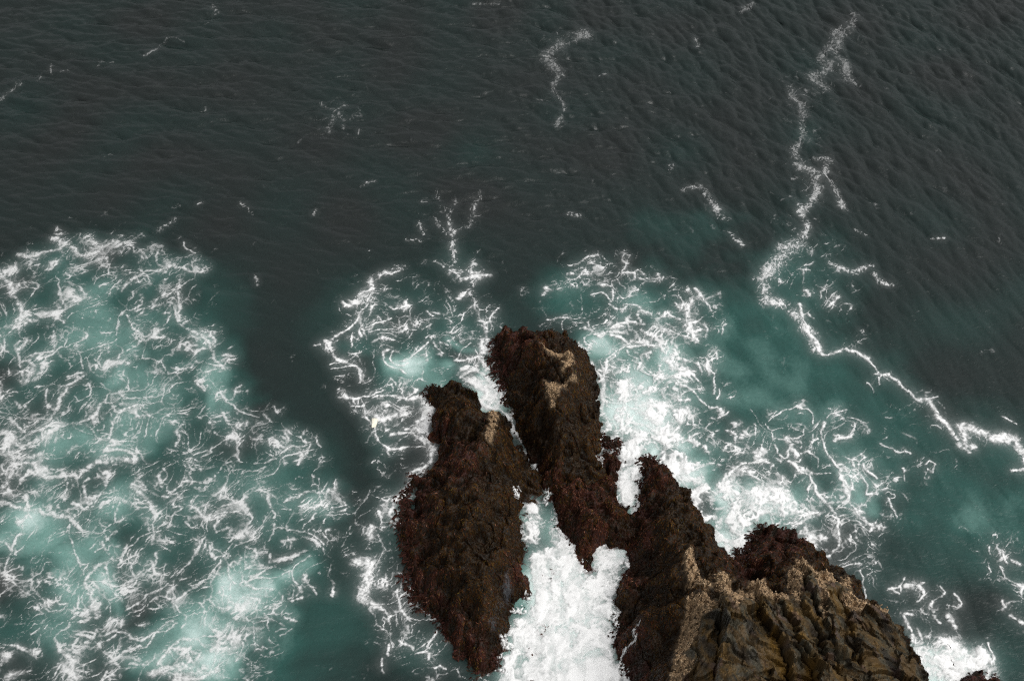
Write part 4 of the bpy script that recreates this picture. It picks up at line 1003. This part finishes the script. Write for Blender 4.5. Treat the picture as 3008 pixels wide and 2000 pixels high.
def make_materials():
    M = {}
    # sea water: dark green-grey body, clouded to pale mint where it is full of bubbles
    t = NT('sea_water'); a = t.attr('bubbles')
    col = t.ramp(a.outputs['Fac'], [(0, (.0135, .0170, .0162)), (.12, (.0105, .0195, .0178)), (.4, (.020, .068, .058)), (.7, (.125, .245, .215)), (1, (.55, .68, .65))])
    t.l(col, t.b.inputs['Base Color'])
    t.b.inputs['Roughness'].default_value = 0.14; t.b.inputs['IOR'].default_value = 1.333
    tc = t.n('ShaderNodeTexCoord'); mp = t.n('ShaderNodeMapping'); mp.inputs['Scale'].default_value = (1.0, 1.5, 1); mp.inputs['Rotation'].default_value = (0, 0, -0.08)
    t.l(tc.outputs['Object'], mp.inputs['Vector'])
    nz = t.n('ShaderNodeTexNoise', Scale=5.0, Detail=6.0, Roughness=0.62, Distortion=0.6); t.l(mp.outputs[0], nz.inputs['Vector'])
    bp = t.n('ShaderNodeBump', Strength=0.42, Distance=0.05); t.l(nz.outputs['Fac'], bp.inputs['Height']); t.l(bp.outputs[0], t.b.inputs['Normal'])
    M['water'] = t.m
    # foam
    t = NT('sea_foam'); a = t.attr('foam')
    tc = t.n('ShaderNodeTexCoord'); nz = t.n('ShaderNodeTexNoise', Scale=9.0, Detail=5.0, Roughness=0.7, Distortion=0.8); t.l(tc.outputs['Object'], nz.inputs['Vector'])
    k = t.math('MULTIPLY', t.math('SUBTRACT', nz.outputs['Fac'], 0.5), 0.35)
    w_ = t.math('MULTIPLY', t.math('MULTIPLY', a.outputs['Fac'], t.math('SUBTRACT', 1.0, a.outputs['Fac'])), 4.0)
    al = t.n('ShaderNodeClamp'); t.l(t.math('ADD', a.outputs['Fac'], t.math('MULTIPLY', k, w_)), al.inputs['Value'])
    t.l(al.outputs[0], t.b.inputs['Alpha'])
    t.b.inputs['Base Color'].default_value = (.82, .825, .815, 1); t.b.inputs['Roughness'].default_value = 0.7; t.b.inputs['Specular IOR Level'].default_value = 0.2
    bp = t.n('ShaderNodeBump', Strength=0.2, Distance=0.02); t.l(nz.outputs['Fac'], bp.inputs['Height']); t.l(bp.outputs[0], t.b.inputs['Normal'])
    M['foam'] = t.m
    # rock: colour per vertex with grain
    t = NT('wet_rock'); a = t.attr('tone'); g = t.attr('gloss')
    tc = t.n('ShaderNodeTexCoord'); nz = t.n('ShaderNodeTexNoise', Scale=7.0, Detail=7.0, Roughness=0.72); t.l(tc.outputs['Object'], nz.inputs['Vector'])
    vz = t.n('ShaderNodeTexVoronoi', Scale=16.0); t.l(tc.outputs['Object'], vz.inputs['Vector'])
    f = t.math('ADD', t.math('MULTIPLY', nz.outputs['Fac'], 1.5), 0.25)
    mx = t.n('ShaderNodeMix', data_type='RGBA', blend_type='MULTIPLY'); mx.inputs[0].default_value = 1
    t.l(a.outputs['Color'], mx.inputs[6]); t.l(f, mx.inputs[7]); t.l(mx.outputs[2], t.b.inputs['Base Color'])
    t.l(g.outputs['Fac'], t.b.inputs['Roughness']); t.b.inputs['Specular IOR Level'].default_value = 0.2
    hh = t.math('ADD', nz.outputs['Fac'], t.math('MULTIPLY', vz.outputs['Distance'], 0.35))
    bp = t.n('ShaderNodeBump', Strength=0.5, Distance=0.04); t.l(hh, bp.inputs['Height']); t.l(bp.outputs[0], t.b.inputs['Normal'])
    M['rock'] = t.m
    t = NT('seaweed'); a = t.attr('tone'); t.l(a.outputs['Color'], t.b.inputs['Base Color']); t.b.inputs['Roughness'].default_value = 0.6; t.b.inputs['Specular IOR Level'].default_value = 0.06
    M['weed'] = t.m
    t = NT('barnacles'); a = t.attr('tone'); t.l(a.outputs['Color'], t.b.inputs['Base Color']); t.b.inputs['Roughness'].default_value = 0.85
    M['barn'] = t.m
    t = NT('cream_scrap'); t.b.inputs['Base Color'].default_value = (.80, .76, .62, 1); t.b.inputs['Roughness'].default_value = 0.5
    nz = t.n('ShaderNodeTexNoise', Scale=14.0, Detail=4.0); c = t.ramp(nz.outputs['Fac'], [(.3, (.74, .69, .54)), (.7, (.85, .82, .70))]); t.l(c, t.b.inputs['Base Color'])
    M['scrap'] = t.m
    return M

# ------------------------------------------------------------------ build
def build_water(M):
    s = 2
    x, y, h = X[::s, ::s], Y[::s, ::s], WH[::s, ::s]
    co = np.stack([x+WDX[::s, ::s], y+WDY[::s, ::s], h], -1).reshape(-1, 3)
    ny, nx = x.shape; q = grid_quads(ny, nx); aer = AERA[::s, ::s].ravel()
    # the open sea beyond, out to the horizon: rings of ever larger quads round the detailed sheet
    x0, x1, y0, y1 = x[0, 0], x[0, -1], y[0, 0], y[-1, 0]
    idx = np.arange(ny*nx).reshape(ny, nx)
    per = np.concatenate([idx[0, :-1], idx[:-1, -1], idx[-1, :0:-1], idx[:0:-1, 0]])
    co[per, 2] = 0; n = len(per); cur = per; pos = co[per].copy(); cx, cy = (x0+x1)/2, (y0+y1)/2
    allco = [co]; allq = [q]; base = len(co); aers = [aer]; ea = aer[per]
    for f in (1.5, 3, 8, 30, 120):
        p2 = pos.copy(); p2[:, 0] = cx+(pos[:, 0]-cx)*f; p2[:, 1] = cy+(pos[:, 1]-cy)*f
        new = np.arange(base, base+n); base += n
        allco.append(p2); aers.append(ea*0+0.06)
        allq.append(np.stack([cur, new, np.roll(new, -1), np.roll(cur, -1)], -1)); cur = new
    co = np.concatenate(allco); q = np.concatenate(allq); me = mesh_from('water', co, q)
    fattr(me, 'bubbles', np.concatenate(aers))
    obj('water', me, M['water'], kind='structure', label='dark green-grey sea with choppy waves, clouded teal around the rocks')

# foam patches: outlines (3008 x 2000 frame) that decide which patch a piece of foam belongs to
PATCH = [
 ('wide lacy foam patch covering the left side of the sea, apart from the rocks', '-300,640 640,640 700,1050 980,1260 1060,1450 1030,1640 900,2200 -300,2200'),
 ('solid white churning water filling the gully between the left weedy rock and the long ridge', '1480,1420 1630,1420 1720,1580 1860,1580 1850,1800 1870,2200 1390,2200 1440,1950 1500,1800'),
 ('white water strips in the cleft between the tall and left weedy rocks', '1395,1090 1485,1120 1500,1210 1640,1380 1640,1425 1480,1425 1480,1260 1395,1215'),
 ('white foam tongue in the short inlet between the low reddish rock and the ridge tip', '1800,1290 1895,1290 1895,1440 1850,1540 1795,1520'),
 ('thin grey lace of foam around the left weedy rock, trailing down its seaward side', '980,760 1480,760 1500,1130 1400,1240 1260,1300 1300,1500 1480,2200 1100,2200 1000,1700 1070,1420 960,1180'),
 ('bright white foam patch right of the tall weedy rock', '1520,700 2130,760 2120,1100 2180,1300 2080,1560 1900,1400 1740,1300 1700,980 1520,960'),
 ('round lacy foam patch against the notch in the ridge', '2040,1330 2180,1180 2420,1080 2700,1250 2760,1500 2560,1680 2300,1640 2100,1680'),
 ('white foam burst at the right foot of the bare brown slab', '2440,1640 2860,1640 2860,1800 2960,1900 2960,2200 2600,2200'),
 ('patchy grey foam at the lower right edge of the view', '2860,1500 3300,1480 3300,2200 2960,2200 2960,1900 2860,1800'),
 ('long thin foam ribbon winding down the right side of the open sea', '2080,40 2640,40 2640,700 2460,900 2700,1050 2900,1160 3300,1160 3300,1480 2840,1480 2500,1180 2200,980 2130,760 2280,560'),
 ('hooked foam streak alone on the dark open water above the tall rock', '1520,40 1800,40 1740,440 1520,440'),
 ('small star-shaped foam splash on the dark open water', '860,250 1100,250 1100,420 860,420'),
 ('loose foam loop drifting between the star splash and the tall rock', '1150,520 1480,520 1480,760 1150,760'),
]
def build_foam(M):
    owner = np.full(X.shape, len(PATCH), np.int16)
    for k in range(len(PATCH)-1, -1, -1):
        owner[inside(U, V, P('S', PATCH[k][1]))] = k
    hgt = WH+0.030+0.016*FOAM+0.035*sstep(0.6, 1.0, COV)*(0.6+0.5*fbm(X, Y, 0.9, 1, 2))*FOAM
    co = np.stack([X+WDX, Y+WDY, hgt], -1).reshape(-1, 3)
    mx = np.maximum(np.maximum(FOAM[:-1, :-1], FOAM[:-1, 1:]), np.maximum(FOAM[1:, 1:], FOAM[1:, :-1])); keep = mx > 0.004
    for k in range(len(PATCH)+1):
        q = grid_quads(*X.shape, keep=keep & (owner[:-1, :-1] == k))
        if len(q) == 0: continue
        c, qq, (f,) = compact(co, q, FOAM.ravel())
        me = mesh_from('sea_foam', c, qq); fattr(me, 'foam', f)
        lab = PATCH[k][0] if k < len(PATCH) else 'scattered small whitecaps and foam flecks on the open water'
        obj('sea_foam', me, M['foam'], kind='stuff', label=lab, category='foam', group='patches of sea foam')

def frond_mesh(name, pos, direc, length, width, col, lift, seg=3):
    """many narrow curling blades as one mesh; pos/direc (n,3), returns mesh"""
    n = len(pos); r = np.random.default_rng(len(pos))
    up = np.tile(np.array([0, 0, 1.0]), (n, 1)); side = np.cross(direc, up); side /= np.linalg.norm(side, axis=1, keepdims=True)+1e-6
    tilt = r.normal(0, 0.28, n)[:, None]; side = side+up*tilt*0.7
    ph = r.uniform(0, 6.28, n); co = np.zeros((n, seg+1, 2, 3)); tone = np.zeros((n, seg+1, 2, 3))
    for k in range(seg+1):
        t = k/seg
        c = pos+direc*(length*t)[:, None]+side*(0.14*length*np.sin(ph+3.5*t)*t)[:, None]
        c[:, 2] += lift*(4*t*(1-t))-0.03*t
        wv = width*(0.55+0.9*t)*(1.0 if k < seg else 0.35)
        co[:, k, 0] = c-side*(wv/2)[:, None]; co[:, k, 1] = c+side*(wv/2)[:, None]
        tone[:, k, :] = (col*(0.75+0.4*t))[:, None, :]
    b = (np.arange(n)*(seg+1)*2)[:, None]
    q = np.concatenate([np.stack([b[:, 0]+2*k, b[:, 0]+2*k+1, b[:, 0]+2*k+3, b[:, 0]+2*k+2], -1) for k in range(seg)])
    me = mesh_from(name, co.reshape(-1, 3), q); cattr(me, 'tone', tone.reshape(-1, 3)); return me

def barnacle_mesh(pos, nrm, size, col):
    n = len(pos); a = np.arange(4)*np.pi/2
    t1 = np.cross(nrm, np.array([0.3, 0.9, 0.1])); t1 /= np.linalg.norm(t1, axis=1, keepdims=True); t2 = np.cross(nrm, t1)
    co = np.zeros((n, 8, 3))
    for k in range(4):
        rd = t1*math.cos(a[k])+t2*math.sin(a[k])
        co[:, k] = pos+rd*size[:, None]-nrm*0.01; co[:, 4+k] = pos+rd*size[:, None]*0.45+nrm*(size*0.9)[:, None]
    b = (np.arange(n)*8)[:, None]
    f = [[k, (k+1) % 4, 4+(k+1) % 4, 4+k] for k in range(4)]+[[4, 5, 6, 7]]
    q = np.concatenate([b+np.array(z)[None] for z in f])
    me = mesh_from('barnacles', co.reshape(-1, 3), q, False); cattr(me, 'tone', np.repeat(col, 8, 0)); return me

LABEL = {'tall': 'tall weedy rock finger with two tan barnacle scars, farthest out in the sea',
 'left': 'long brown weedy rock left of the white gully, red weed along its seaward flank',
 'low': 'low reddish weedy rock wedged between the tall rock and the large ridge',
 'ridge': 'largest rock, a weedy ridge with tan barnacle band and bare brown slabs',
 'awash': 'small dark weedy rock at the bottom edge, right of the slab\'s white burst',
 'dark': 'dark wet rock barely breaking the white foam burst at the foot of the slab',
 'stone_a': 'small brown stone showing through white water at the head of the gully',
 'stone_b': 'forked dark stone in the white water by the left bank of the gully',
 'stone_c': 'rounded dark stone in the gully foam just below the forked stone',
 'stone_d': 'dark stone at the mouth of the gully, lowest of the stones in the foam'}
WEEDN = {'tall': 30000, 'left': 50000, 'low': 18000, 'ridge': 46000, 'awash': 900, 'dark': 60, 'stone_a': 160, 'stone_b': 260, 'stone_c': 260, 'stone_d': 260}

SPLASH = {
 'left': [(['C2|22|1090,80>1095,190'], 'thin sliver of foam caught in a crack of the left weedy rock'),
          (['C2|60|1080,1060>1120,1040>1200,1070>1130,1150', 'C2|45|1170,960>1230,950', 'C2|85|1020,1260>1070,1330>1010,1410>1030,1510>940,1560'], 'foam washing up the lower left bank of the white gully')],
 'low': [(['C2|24|1280,50>1320,90>1330,190', 'C2|28|1300,200>1350,280>1360,360>1400,470'], 'thin stream of foam running down the edge of the low reddish rock')],
 'ridge': [(['C2|24|2020,1200>1960,1300>1900,1400>1830,1440', 'C2|40|1740,1470>1850,1480>1920,1510', 'C2|45|1810,1040>1850,1090>1830,1150'], 'feathery splash of foam on the gully side of the ridge')]}
def build_rock(key, M):
    r = np.random.default_rng(abs(hash(key)) % 1000 if False else sum(map(ord, key)))
    step = 0.035 if key in ('tall', 'left', 'low', 'ridge') else 0.03
    f = rock_field(key, step); x, y, h = f['x'], f['y'], f['h']
    ny, nx = x.shape
    keep = (np.maximum(np.maximum(h[:-1, :-1], h[:-1, 1:]), np.maximum(h[1:, 1:], h[1:, :-1])) > -0.55)
    co = np.stack([x, y, np.maximum(h, -1.0)], -1).reshape(-1, 3); q = grid_quads(ny, nx, keep=keep)
    # surface colours
    sm, big = f['sm'], f['big']
    fin = fbm(x, y, 0.14, 3, 3, 0.8)
    dark = np.array([.012, .0085, .005]); brown = np.array([.022, .013, .0055]); red = np.array([.035, .010, .008])
    base = dark+(brown-dark)*sstep(-0.6, 1.0, sm)[..., None]
    base = base+(red-base)*(0.8*f['red'])[..., None]
    ac = x*0.93+y*0.37; al = -0.37*x+0.93*y
    strk = fbm(ac*2.2, al*0.5, 0.8, 1, 4, 0.7); och = fbm(ac*1.2+4, al*0.6, 1.3, 2, 3)
    slab = np.array([.068, .043, .018])[None, None]+(np.array([.052, .046, .031])-np.array([.068, .043, .018]))[None, None]*sstep(-0.3, 0.9, strk+3.0*f['tint']/1.0)[..., None]
    slab = slab+(np.array([.145, .080, .016])-slab)*np.clip(0.35*sstep(0.5, 1.5, och+0.3*fin)+0.9*f['ochre'], 0, 1)[..., None]
    slab = slab+(np.array([.085, .055, .048])-slab)*(0.6*sstep(1.1, 1.8, fbm(ac*1.6, al*0.5, 0.9, 3, 2)))[..., None]
    slab = slab+(np.array([.016, .014, .011])-slab)*(0.75*sstep(0.5, 1.4, fbm(ac*1.3, al*0.45, 0.7, 0, 3)))[..., None]
    base = base+(slab-base)*f['bare'][..., None]
    tan = np.array([.36, .245, .14])[None, None]*(0.80+0.30*np.clip(fin, -1.3, 1.3))[..., None]
    tan = tan+(np.array([.035, .022, .012])-tan)*(0.9*sstep(0.35, 0.9, fbm(x, y, 0.16, 1, 3, 0.7)))[..., None]
    base = base+(tan-base)*f['barn'][..., None]
    base = base+(np.array([.05, .05, .055])-base)*f['pool'][..., None]
    gloss = 0.62-0.08*f['bare']+0.25*f['barn']-0.45*f['pool']
    c2, q2, (b2, g2) = compact(co, q, base.reshape(-1, 3), gloss.ravel())
    me = mesh_from('sea_rock', c2, q2)
    if key == 'ridge':
        bq = compact(co, q, f['bare'].ravel())[2][0][q2].mean(1); me.polygons.foreach_set('use_smooth', bq < 0.5)
    cattr(me, 'tone', b2); fattr(me, 'gloss', g2)
    grp = 'small stones awash in the gully' if key.startswith('stone') else 'rocks in the sea'
    ro = obj('sea_rock', me, M['rock'], label=LABEL[key], category='rock', group=grp, kind='thing')
    # foam thrown up over the rock
    for sp, lab in SPLASH.get(key, []):
        fo = np.zeros(x.shape)
        for st in sp:
            fr, wd, pts = st.split('|'); pp = P(fr, pts); wpx = float(wd)/FR[fr][2]*0.5
            for i in range(len(pp)-1):
                dd, _ = seg_dist(f['u']+7*sm, f['v']+7*fin, *pp[i], *pp[i+1]); fo = np.maximum(fo, np.exp(-(dd/wpx)**2*0.9))
        fo = np.clip(sstep(0.25, 1.0, fo*(1+0.25*fin)+0.16*fin*sstep(0.1, 0.5, fo)), 0, 1)**1.3
        fo = np.where(f['ins'] | (h > -0.1), fo, 0)
        mxf = np.maximum(np.maximum(fo[:-1, :-1], fo[:-1, 1:]), np.maximum(fo[1:, 1:], fo[1:, :-1]))
        cq = grid_quads(ny, nx, keep=mxf > 0.02)
        if len(cq):
            cc, cq, (fa,) = compact(np.stack([x, y, np.maximum(h, 0.03)+0.05+0.05*fo], -1).reshape(-1, 3), cq, fo.ravel())
            mf = mesh_from('sea_foam', cc, cq); fattr(mf, 'foam', fa)
            obj('sea_foam', mf, M['foam'], kind='stuff', label=lab, category='foam', group='patches of sea foam')
    # seaweed
    gy_, gx_ = np.gradient(h, step)
    p = np.where((h > -0.10), 1.0, 0.0)*(1-np.clip(f['bare']+2.5*blur(f['barn'].astype(np.float32), 2)+f['pool'], 0, 1)*0.9997)
    slope = np.hypot(gx_, gy_); p *= np.sqrt(1+np.clip(slope, 0, 3)**2)*np.where(y > 19.5, 1, 0)
    n = WEEDN[key]; pick = r.choice(ny*nx, n, p=(p/p.sum()).ravel())
    jx = r.uniform(-.5, .5, n)*step; jy = r.uniform(-.5, .5, n)*step
    gxx = gx_.ravel()[pick]; gyy = gy_.ravel()[pick]
    px = x.ravel()[pick]+jx; py = y.ravel()[pick]+jy; pz = h.ravel()[pick]+jx*gxx+jy*gyy
    ang = r.normal(0, 0.9, n); gn = np.hypot(gxx, gyy)+1e-6; s0 = np.clip(gn, 0.05, 2.5)
    dx = -gxx/gn; dy = -gyy/gn
    ddx = dx*np.cos(ang)-dy*np.sin(ang); ddy = dx*np.sin(ang)+dy*np.cos(ang)
    dz = gxx*ddx+gyy*ddy; dv = np.stack([ddx, ddy, np.clip(dz, -2.5, 0.6)], -1); dv /= np.linalg.norm(dv, axis=1, keepdims=True)
    ln = r.uniform(0.05, 0.13, n); wd = r.uniform(0.014, 0.030, n)
    rd = f['red'].ravel()[pick]; dist = f['dist'].ravel()[pick]
    lowz = pz < 0.45
    ln = np.where(lowz, ln*r.uniform(0.9, 1.3, n), ln)
    tones = np.array([[.028, .0122, .0032], [.048, .0220, .0050], [.070, .036, .008], [.011, .0068, .0032]]); w = r.choice(4, n, p=[.36, .30, .12, .22])
    reds = np.array([[.056, .018, .009], [.088, .032, .018], [.028, .009, .005], [.15, .07, .045]]); w2 = r.choice(4, n, p=[.40, .22, .28, .10])
    isr = r.random(n) < np.clip(rd*1.0+0.10, 0, 0.92)
    yel = r.random(n) < 0.012
    colr = np.where(isr[:, None], reds[w2], tones[w]); colr = np.where(yel[:, None], np.array([[.085, .06, .012]]), colr)
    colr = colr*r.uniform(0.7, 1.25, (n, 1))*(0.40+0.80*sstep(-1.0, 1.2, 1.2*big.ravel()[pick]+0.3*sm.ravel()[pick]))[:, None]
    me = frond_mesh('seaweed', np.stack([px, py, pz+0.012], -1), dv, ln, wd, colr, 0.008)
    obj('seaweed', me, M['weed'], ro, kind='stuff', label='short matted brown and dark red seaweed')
    # long fronds hanging off the waterline
    e = (np.abs(h-0.05) < 0.16) & (f['dist'] < 0.5) & (y > 19.5)
    if key in ('tall', 'left', 'ridge', 'low', 'awash') and e.any():
        dens = FR_W(key, f)
        pe = np.where(e, dens, 0); m = {'tall': 260, 'left': 480, 'ridge': 420, 'low': 90, 'awash': 60}[key]
        pick = r.choice(ny*nx, m, p=(pe/pe.sum()).ravel())
        gxx = gx_.ravel()[pick]; gyy = gy_.ravel()[pick]; gn = np.hypot(gxx, gyy)+1e-6; ang = r.normal(0, 0.45, m)
        dx = -gxx/gn; dy = -gyy/gn
        dv = np.stack([dx*np.cos(ang)-dy*np.sin(ang), dx*np.sin(ang)+dy*np.cos(ang), r.uniform(-.6, -.1, m)], -1)
        pos = np.stack([x.ravel()[pick], y.ravel()[pick], np.maximum(h.ravel()[pick], 0.06)+0.05], -1)
        ln = r.uniform(0.12, 0.34, m)*np.clip(dens.ravel()[pick], 0.4, 1.4); wd = r.uniform(0.03, 0.065, m)
        colr = np.array([[.028, .012, .008], [.045, .016, .012], [.018, .010, .006]])[r.choice(3, m)]*r.uniform(0.7, 1.2, (m, 1))
        me = frond_mesh('hanging_fronds', pos, dv, ln, wd, colr, 0.05, 4)
        obj('hanging_fronds', me, M['weed'], ro, kind='stuff', label='long dark red fronds trailing into the water')
    # barnacles
    pb = np.where((f['barn'] > 0.5) & (y > 19.5), 1.0-0.93*sstep(0.3, 0.8, fbm(x, y, 0.16, 1, 3, 0.7)), 0)
    if pb.sum() > 10:
        n = int(min(9000, pb.sum()*step*step*900)); pick = r.choice(ny*nx, n, p=(pb/pb.sum()).ravel())
        jx = r.uniform(-.5, .5, n)*step; jy = r.uniform(-.5, .5, n)*step; gxx = gx_.ravel()[pick]; gyy = gy_.ravel()[pick]
        pos = np.stack([x.ravel()[pick]+jx, y.ravel()[pick]+jy, h.ravel()[pick]+jx*gxx+jy*gyy], -1)
        nr = np.stack([-gxx, -gyy, np.ones(n)], -1); nr /= np.linalg.norm(nr, axis=1, keepdims=True)
        col = np.array([[.40, .27, .155], [.31, .205, .11], [.13, .08, .045], [.48, .35, .22]])[r.choice(4, n, p=[.4, .32, .16, .12])]*r.uniform(0.8, 1.15, (n, 1))
        obj('barnacles', barnacle_mesh(pos, nr, r.uniform(0.014, 0.032, n), col), M['barn'], ro, kind='stuff', label='crust of tan barnacles')
    return ro

def FR_W(key, f):
    """where the long fronds grow, in frame regions"""
    u, v = f['u'], f['v']; g = lambda a, b, rr: np.exp(-((u-a)**2+(v-b)**2)/rr**2)
    if key == 'tall': return 0.01+1.2*g(1465, 990, 45)+1.2*g(1450, 1050, 55)+1.0*g(1465, 1110, 50)+0.5*g(1490, 1180, 40)
    if key == 'left': return 0.02+0.9*g(1262, 1150, 50)+0.7*g(1180, 1480, 90)+0.9*g(1175, 1600, 90)+0.7*g(1200, 1720, 80)+0.5*g(1270, 1820, 70)+0.5*g(1360, 1930, 70)
    if key == 'low': return 0.03+0.8*g(1800, 1295, 50)
    if key == 'ridge': return 0.01+1.3*g(1910, 1355, 45)+1.4*g(2230, 1575, 55)+1.2*g(2190, 1620, 50)+0.9*g(2290, 1550, 50)+0.5*g(2390, 1610, 50)+0.5*g(1875, 1440, 50)+0.4*g(1810, 1900, 90)
    return np.full(u.shape, 0.6)

def build_scrap(M):
    # a stiff curled sheet, four corners measured on the water
    pts = np.array([(1091.5, 1228), (1111, 1231), (1103, 1252), (1092, 1258), (1098, 1243)])
    x, y = unproj(pts[:, 0], pts[:, 1], 0.12); a, b, c, d = [np.array([x[i], y[i]]) for i in range(4)]
    n = 9; co = []
    for lay in (0, 1):
        for j in range(n):
            for i in range(n):
                s, t = i/(n-1), j/(n-1); p = (a*(1-s)+b*s)*(1-t)+(d*(1-s)+c*s)*t
                z = 0.10+0.05*math.sin(3*s+1.5*t)+0.04*(t-0.5)**2-0.012*lay
                co.append((p[0], p[1], z))
    q = []
    for j in range(n-1):
        for i in range(n-1):
            k = j*n+i; q.append((k, k+n, k+n+1, k+1)); k += n*n; q.append((k, k+1, k+n+1, k+n))
    rim = [i for i in range(n)]+[j*n+n-1 for j in range(1, n)]+[n*n-2-i for i in range(n-1)]+[j*n for j in range(n-2, 0, -1)]
    for k in range(len(rim)):
        e, g = rim[k], rim[(k+1) % len(rim)]; q.append((e, g, g+n*n, e+n*n))
    obj('floating_scrap', mesh_from('floating_scrap', np.array(co), np.array(q)), M['scrap'], category='flotsam', kind='thing',
        label='small cream four-cornered scrap floating in the foam left of the weedy rocks')

if bpy:
    MATS = make_materials()
    build_water(MATS); build_foam(MATS)
    for key in ROCKS: build_rock(key, MATS)
    build_scrap(MATS)
